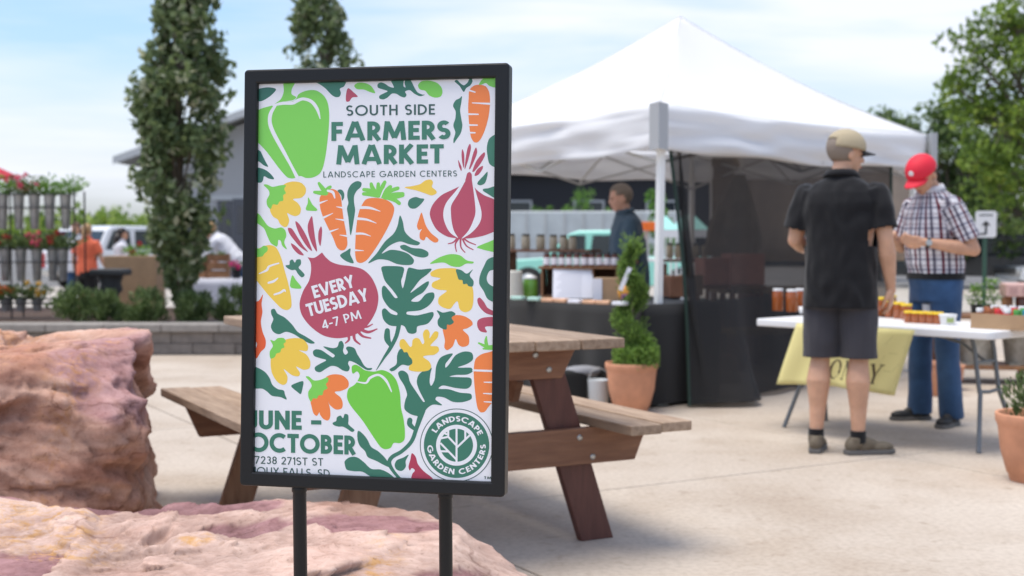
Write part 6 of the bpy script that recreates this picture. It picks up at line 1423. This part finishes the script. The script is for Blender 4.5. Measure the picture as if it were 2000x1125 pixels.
    # hair: shell over the skull, cut away at the face
    if hair:
        hb = MB(); n_, m2_ = 28, 20; vs = {}; 
        low = {'short': -.045, 'long': -.05, 'pony': -.05}[hair_style]
        hb.ball((0,-.012,.034), (.084,.104,.098), n_, m2_); fs = []
        for f in hb.f:
            c = sum((hb.v[i] for i in f), Vector())/4
            lim = .052 if cap is None else .030
            if c.y > .052 and c.z < .078: continue
            if c.z < low+max(0, c.y)*1.1: continue
            if abs(c.x) > .055 and c.y > -.005 and c.z < .028: continue
            fs.append(f)
        h2 = MB(); h2.v = [hc+HM @ (v*s_*(1+.02*noise.noise(v*40))) for v in hb.v]; h2.f = fs; h2.m = [0]*len(fs); h2.sm = [True]*len(fs)
        if hair_style == 'long': h2.tube([h_(0,-.06,.0), h_(0,-.085,-.08), h_(0,-.085,-.22), h_(.01,-.08,-.32)], [.075*s_,.080*s_,.070*s_,.02*s_], 12)
        if hair_style == 'pony': h2.tube([h_(0,-.09,.02), h_(0,-.125,-.02), h_(.01,-.12,-.14), h_(.02,-.10,-.27)], [.025*s_,.034*s_,.034*s_,.010*s_], 10)
        o = h2.build('hair', hair, t); q = o.modifiers.new('s', 'SOLIDIFY'); q.thickness = .006; q.offset = 0
    if cap:
        cb_ = MB(); cb_.ball((0,-.008,.042), (.090,.109,.094), 32, 20); fs = [f for f in cb_.f if (sum((cb_.v[i] for i in f), Vector())/4).z > .030]
        if brim is not cap: fs = [f for f in fs if not ((lambda c: c.y < -.07 and c.z < .066 and abs(c.x) < .042)(sum((cb_.v[i] for i in f), Vector())/4))]
        c2 = MB(); c2.v = [hc+HM @ (v*s_) for v in cb_.v]; c2.f = fs; c2.m = [0]*len(fs); c2.sm = [True]*len(fs)
        o = c2.build('cap', cap, t); q = o.modifiers.new('s', 'SOLIDIFY'); q.thickness = .004; q.offset = 1
        vs = []; fs = []
        for i in range(13):
            a_ = R(28+124*i/12)
            for j in range(5):
                r_ = j/4; x = .088*math.cos(a_)*(1-.06*r_); y = .094*math.sin(a_)+.078*r_*math.sin(a_)**.6; vs.append(h_(x, y, .036-.010*r_-.026*(x/.08)**2))
        for i in range(12):
            for j in range(4): k = i*5+j; fs.append((k, k+1, k+6, k+5))
        o2 = MB().add(vs, fs, 0, True).build('brim', brim or cap, None); o2.parent = o; q = o2.modifiers.new('s', 'SOLIDIFY'); q.thickness = .004; q.offset = 0
        MB().ball(h_(0,-.008,.138), (.007*s_,.007*s_,.004*s_), 8, 6).build('button', cap, None).parent = o
    # shirt
    def fold(amp, sc_, zs=1.0):
        def f(co, no):
            q = Vector((co.x*sc_, co.y*sc_, co.z*sc_*zs+seed*3)); return no*amp*(noise.noise(q+Vector((noise.noise(q*.7)*1.6,)*3))+.5*noise.noise(q*2.3)-.15)
        return f
    g = MB(); hz_ = hem if not tuck else .965
    rg = [(hz_-.03,0,.180,.135+belly*.7,0),(.93,0,.182,.136+belly*.8,0),(1.05,.006,.176,.130+belly*1.05,0),(1.16,.008,.174,.128+belly,0),(1.28,0,.186,.132+belly*.5,0),(1.37,-.006,.192,.134,0),(1.43,-.010,.176,.118,0),(1.475,-.010,.138,.096,0),(1.505,-.008,.096,.080,0),(1.528,-.006,.072,.068,0)]
    if tuck: rg[0] = (.90,0,.168,.124+belly*.6,0); rg[1] = (.95,0,.170,.124+belly*.7,0)
    loft(g, [(z, cy, rx*wide, ry, cx) for z, cy, rx, ry, cx in rg], bend)
    ends = []
    for i in (0, 1):
        e_ = sh[i].lerp(el[i], sleeve) if sleeve <= 1 else el[i]; dd = (el[i]-sh[i]).normalized(); ends.append((e_, dd))
        g.ball(sh[i]+Vector((0,0,-.016)), .062*s_*wide); g.tube([sh[i]*.78+Vector((0,0,sh[i].z*.22)), sh[i].lerp(el[i], .28)+Vector((-sh[i].x*.12,0,0))], [.085*s_,.075*s_], 12); g.tube([sh[i]+Vector((0,0,-.016)), sh[i].lerp(e_, .5), e_+dd*.03], [.061*s_*wide,.065*s_*wide,.068*s_*wide], 14)
    cuts = [(e_, dd) for e_, dd in ends]
    so_ = remesh(g, top_name, top, vox*1.15*s_, t, 9, post=fold(folds, 9, .55), cut=None)
    # open the hem and the sleeves
    bm = bmesh.new(); bm.from_mesh(so_.data); dl = []
    for v in bm.verts:
        if v.co.z < hz_*s_: dl.append(v); continue
        for e_, dd in ends:
            r_ = v.co-e_; al = r_.dot(dd)
            if 0 < al < .08 and (r_-dd*al).length < .095*s_: dl.append(v); break
    bmesh.ops.delete(bm, geom=list(set(dl)), context='VERTS')
    for e in [e for e in bm.edges if e.is_boundary]:
        for v in e.verts:
            if v.co.z < (hz_+.03)*s_: v.co.z = hz_*s_
    bm.to_mesh(so_.data); bm.free(); q = so_.modifiers.new('s', 'SOLIDIFY'); q.thickness = .004; q.offset = 0
    if plaid:
        me = so_.data; a1 = me.attributes.new('plaid_uv', 'FLOAT_VECTOR', 'POINT'); dat = []
        for v in me.vertices:
            co = v.co; done = False
            for i in (0, 1):
                d = (ends[i][0]-sh[i]); L_ = d.length; d.normalize(); r_ = co-sh[i]; al = r_.dot(d); pr_ = r_-d*al
                if al > .02 and pr_.length < .09*s_ and abs(co.x) > .165*s_:
                    x1 = d.orthogonal().normalized(); y1 = d.cross(x1); dat += [math.atan2(pr_.dot(y1), pr_.dot(x1))*.07+i, al, 0]; done = True; break
            if not done:
                c_ = bend((0,0,max(.95,min(1.5,co.z/s_)))); dat += [math.atan2(co.x-c_.x, co.y-c_.y)*.155, co.z, 0]
        a1.data.foreach_set('vector', dat)
    # collar
    cl = MB(); nbz = bend((0,-.004,1.518)); 
    up = (bend((0,0,1.56))-bend((0,0,1.50))).normalized(); xx = Vector((1,0,0)); yy = up.cross(xx)
    for j, (r0, dz) in enumerate(((.070,0),(.073,.034),(.080,.030),(.092,.000))):
        pass
    vs = []; fs = []
    for i in range(25):
        a_ = R(100+340*i/24)
        for r0, dz in ((.066,.0),(.068,.036),(.074,.038),(.090,.006)): vs.append(nbz+(xx*math.cos(a_)*r0*wide+yy*math.sin(a_)*r0*.98+up*(dz-.018*(1+math.sin(a_))*.5))*s_)
    for i in range(24):
        for j in range(3): k = i*4+j; fs.append((k, k+4, k+5, k+1))
    o = MB().add(vs, fs, 0, True).build('collar', top, t); q = o.modifiers.new('s', 'SOLIDIFY'); q.thickness = .003
    # legs
    g = MB(); lo = shorts_hem if bottom == 'shorts' else .07
    loft(g, [(.80,-.005,.172*wide,.128,0),(.88,-.004,.180*wide,.134,0),(.95,0,.176*wide,.128+belly*.6,0),(.99,0,.172*wide,.124+belly*.7,0)], lambda p: Vector(p)*s_)
    for i in (0, 1):
        if bottom == 'shorts':
            k0 = kn[i]; d = (k0-hip[i]).normalized(); e_ = hip[i]+d*((hip[i].z/s_-lo)/(-d.z))*s_; g.tube([hip[i], hip[i].lerp(e_, .5), e_-Vector((0,0,.03))], [.104*s_,.102*s_,.100*s_], 16)
        else:
            low_ = ank[i]+Vector((0,0,-.04))*s_; g.tube([hip[i], hip[i].lerp(kn[i], .4), kn[i], kn[i].lerp(low_, .5), low_], [.102*s_,.096*s_,.078*s_,.074*s_,.078*s_], 16)
    bo = remesh(g, bottom if bottom != 'skirt' else 'skirt', bot, vox*1.2*s_, t, 3, post=fold(folds*.8, 7, .6))
    bm = bmesh.new(); bm.from_mesh(bo.data); zl = lo*s_ if bottom == 'shorts' else .045*s_
    bmesh.ops.delete(bm, geom=[v for v in bm.verts if v.co.z < zl], context='VERTS')
    bm.to_mesh(bo.data); bm.free(); q = bo.modifiers.new('s', 'SOLIDIFY'); q.thickness = .004; q.offset = 0
    if belt: 
        loft_b = MB(); loft(loft_b, [(.945,0,.183*wide,.136+belly*.72,0),(.985,0,.181*wide,.134+belly*.74,0)], lambda p: Vector(p)*s_); loft_b.build('belt', belt, t)
    for i in (0, 1):
        fa = R(feet[i][2]); M2 = Matrix.Rotation(fa, 4, 'Z'); a_ = ank[i]; o_ = Vector((a_.x, a_.y, 0))
        pz_ = lambda x, y, z: o_+(M2 @ Vector((x, y, z)))*s_
        g = MB(); M3 = M2.to_3x3()
        g.ball(pz_(0,-.035,.050), (.036*s_,.044*s_,.046*s_), M=M3); g.ball(pz_(0,.04,.050), (.040*s_,.075*s_,.042*s_), M=M3); g.ball(pz_(0,.135,.036), (.047*s_,.080*s_,.032*s_), M=M3); g.tube([pz_(0,-.01,.05), pz_(0,-.012,.098)], [.042*s_,.043*s_], 12)
        g.tube([pz_(0,0,.075), pz_(0,.10,.050)], [.036*s_,.030*s_], 10)
        sh_ = remesh(g, 'shoe', shoe, .006, t, 3)
        MB().prism([(p.x, p.y) for p in [pz_(x, y, 0) for x, y in ((-.030,-.075),(.030,-.075),(.038,-.03),(.036,.05),(.050,.12),(.046,.18),(.022,.215),(-.020,.212),(-.045,.175),(-.050,.11),(-.036,.04),(-.038,-.03))]], .002, .026*s_).build('sole', m_sole, None, bevel=.004).parent = sh_
        if socks: g = MB(); g.tube([a_+Vector((0,0,-.02)), a_+Vector((0,0,.045))*s_], [.044*s_,.042*s_], 14); g.build('sock', socks, t)
    return t, dict(sh=sh, el=el, wr=wr, hc=hc, HM=HM, s=s_)
m_eye = mat('eye', (.05,.035,.03,1), .15); m_lip = mat('lip', (.42,.14,.10,1), .5); m_brow = mat('brow', (.08,.045,.03,1), .8)
m_sole = mat('sole_grey', (.13,.125,.12,1), .8); m_hairg = mat('hair_grey_brown', (.24,.19,.15,1), .6, bump=.4, bscale=120); m_hairb = mat('hair_brown', (.12,.055,.028,1), .55, bump=.4, bscale=120); m_hairbl = mat('hair_blond', (.42,.25,.11,1), .55, bump=.4, bscale=120); m_haird = mat('hair_dark', (.02,.015,.012,1), .5)
fab = lambda n, c, **k: mat(n, c, .85, spec=.2, bump=.12, bscale=260, sheen=.15, **k)
m_polo = fab('black_polo', (.011,.011,.013,1)); m_shorts = fab('charcoal_shorts', (.052,.050,.058,1)); m_jean = fab('blue_denim', (.035,.080,.17,1), var=.25, vscale=5); m_navy = fab('navy_shirt', (.075,.115,.15,1)); m_or = fab('coral_tee', (.78,.17,.085,1)); m_wht = fab('white_shirt', (.68,.68,.72,1)); m_khk = fab('khaki_shirt', (.30,.25,.20,1)); m_blk = fab('black_cloth', (.012,.012,.013,1))
m_capt = mat('tan_cap_mesh', (.46,.38,.25,1), .8, bump=.5, bscale=300); m_capr = mat('red_cap', (.72,.015,.04,1), .7, bump=.15, bscale=200)
m_shoe = mat('olive_shoe', (.125,.098,.066,1), .8, bump=.4, bscale=200, col2=(.17,.14,.10,1), vscale=20); m_shoeb = mat('black_shoe', (.012,.012,.013,1), .6)
def plaid_mat():
    m = bpy.data.materials.new('plaid_cotton'); m.use_nodes = True; nt = m.node_tree; b = nt.nodes['Principled BSDF']; A = nt.nodes.new; K = nt.links.new; b.inputs['Roughness'].default_value = .85; b.inputs['Specular IOR Level'].default_value = .2
    at = A('ShaderNodeAttribute'); at.attribute_name = 'plaid_uv'; sp = A('ShaderNodeSeparateXYZ'); K(at.outputs['Vector'], sp.inputs[0])
    def band(o_, per, stops):
        d = A('ShaderNodeMath'); d.operation = 'DIVIDE'; d.inputs[1].default_value = per; K(o_, d.inputs[0]); f = A('ShaderNodeMath'); f.operation = 'FRACT'; K(d.outputs[0], f.inputs[0])
        r = A('ShaderNodeValToRGB'); r.color_ramp.interpolation = 'CONSTANT'; e = r.color_ramp.elements; e[0].position = 0; e[0].color = stops[0][1]; e[1].position = stops[1][0]; e[1].color = stops[1][1]
        for p, c in stops[2:]: q = e.new(p); q.color = c
        K(f.outputs[0], r.inputs[0]); return r.outputs[0]
    Wc, Gc, Kc, Mc = (.60,.59,.62,1), (.30,.29,.33,1), (.09,.08,.11,1), (.14,.025,.04,1)
    v = band(sp.outputs[0], .078, [(0,Wc),(.20,Gc),(.27,Kc),(.40,Gc),(.46,Wc),(.66,Mc),(.84,Gc),(.88,Wc)]); h = band(sp.outputs[1], .066, [(0,(1,1,1,1)),(.25,(.42,.42,.50,1)),(.50,(1,1,1,1)),(.72,(.30,.20,.26,1)),(.80,(1,1,1,1))])
    x = A('ShaderNodeMix'); x.data_type = 'RGBA'; x.blend_type = 'MULTIPLY'; x.inputs[0].default_value = .9; K(v, x.inputs[6]); K(h, x.inputs[7]); K(x.outputs[2], b.inputs['Base Color']); return m
m_plaid = plaid_mat()
# man in black polo
Ym = 7.23; pa_, inf = person(Vector(((1642-1000)/2500*Ym, Ym, 0)), R(-27), 'man in a black polo, charcoal shorts and tan cap with his back turned', 1.85, sk_fair, m_polo, 'shorts', m_shorts, m_shoe, m_hairg, 'short', m_capt, m_blk, hy=R(-48), hp=R(8), vox=.0068,
    arms=dict(el_l=(-.255,.00,1.17), wr_l=(-.20,.24,1.10), el_r=(.245,-.025,1.17), wr_r=(.262,.045,.915), hd_r=(-.02,.18,-1), pn_r=(-1,.1,0), pn_l=(.3,0,-1)), feet=((-.115,-.02,8),(.11,.0,-50)), sleeve=.78, hem=.80, wide=1.10, belly=.02, hands=(.4,.38), socks=m_blk, shorts_hem=.525, seed=3, top_name='polo_shirt', folds=.012)
# man in plaid
Yn = 8.27; pb_, inf2 = person(Vector(((1836-1000)/2500*Yn, Yn+.08, 0)), R(112), 'man in red cap, plaid shirt and blue jeans looking down at his hands', 1.81, sk_tan, m_plaid, 'trousers', m_jean, m_shoeb, m_hairb, 'short', m_capr, m_capr, lean=.09, hy=R(16), hp=R(36), vox=.0068,
    arms=dict(free=True, el_l=(-.285,-.055,1.135), wr_l=(-.15,.225,1.185), el_r=(.27,.06,1.15), wr_r=(.10,.27,1.215), hd_l=(.62,.7,.12), pn_l=(.6,-.2,.35), hd_r=(-.55,.6,.25), pn_r=(-.4,.1,-.5)), feet=((-.10,-.03,28),(.20,-.02,-8)), sleeve=.80, tuck=True, wide=1.06, belly=.035, hands=(.45,.5), belt=m_blk, seed=5, top_name='plaid_shirt', folds=.009, plaid=True)
wv = (inf2['wr'][0]-inf2['el'][0]).normalized(); c = inf2['wr'][0]-wv*.025
wt_ = MB().tube([c-wv*.012, c+wv*.012], [.0325,.0325], 18).build('watch', m_black, pb_)
xw = wv.cross(Vector((0,0,1))).normalized()
for sg in (1, -1):
    pass
out_ = xw if (Euler((0,0,R(112))).to_matrix() @ xw).y < 0 else -xw
f_ = MB(); f_.tube([c+out_*.028, c+out_*.040], [.020,.019], 18); f_.build('watch_face', m_galv, None).parent = wt_
MB().tube([inf2['hc']+inf2['HM'] @ Vector((0,.092,.085)), inf2['hc']+inf2['HM'] @ Vector((0,.096,.086))], [.018,.018], 12).build('cap_badge', m_white, pb_)
# vendor in navy
person(Vector(((1232-1000)/2500*10.55, 10.55, 0)), R(98), 'grey-haired man in a navy shirt standing behind the black-clothed table', 1.70, sk_red, m_navy, 'trousers', m_blk, m_shoeb, m_hairg, 'short', lean=.10, hy=R(5), hp=R(6), vox=.011, arms=dict(free=True, el_l=(-.25,.05,1.10), wr_l=(-.16,.30,1.0), el_r=(.25,.05,1.10), wr_r=(.16,.30,1.0)), sleeve=.8, wide=1.08, belly=.03, seed=6)
# shoppers at the left
person(Vector(((170-1000)/2500*18.6, 18.6, 0)), R(-8), 'blond ponytailed woman in coral t-shirt and black skirt beside the flower rack', 1.47, sk_fair, m_or, 'shorts', m_blk, m_shoeb, m_hairbl, 'pony', vox=.012, arms=dict(el_r=(.27,.0,1.16), wr_r=(.34,.12,.93)), sleeve=.72, hem=.86, wide=1.02, seed=9)
person(Vector(((150-1000)/2500*20.5, 20.5, 0)), R(170), 'person in a white top partly hidden behind the woman in coral', 1.52, sk_fair, m_wht, 'trousers', m_jean, m_shoeb, m_hairb, 'long', vox=.013, seed=10)
person(Vector(((237-1000)/2500*19.5, 19.5, 0)), R(-60), 'woman with long dark hair in a white top behind the cardboard bin', 1.42, sk_fair, m_wht, 'trousers', m_blk, m_shoeb, m_haird, 'long', vox=.013, arms=dict(free=True, el_l=(-.25,.1,1.15), wr_l=(-.15,.3,1.15), el_r=(.25,.1,1.15), wr_r=(.15,.3,1.15)), sleeve=.95, seed=11)
person(Vector(((468-1000)/2500*17.7, 17.7, 0)), R(80), 'woman in a white top bending over the crates beside the poster frame', 1.66, sk_tan, m_wht, 'trousers', m_jean, m_shoeb, m_hairbl, 'short', lean=.75, hp=R(5), vox=.013, arms=dict(free=True, el_l=(-.22,.42,1.05), wr_l=(-.12,.55,.88), el_r=(.22,.42,1.05), wr_r=(.12,.55,.88)), sleeve=.9, seed=12)
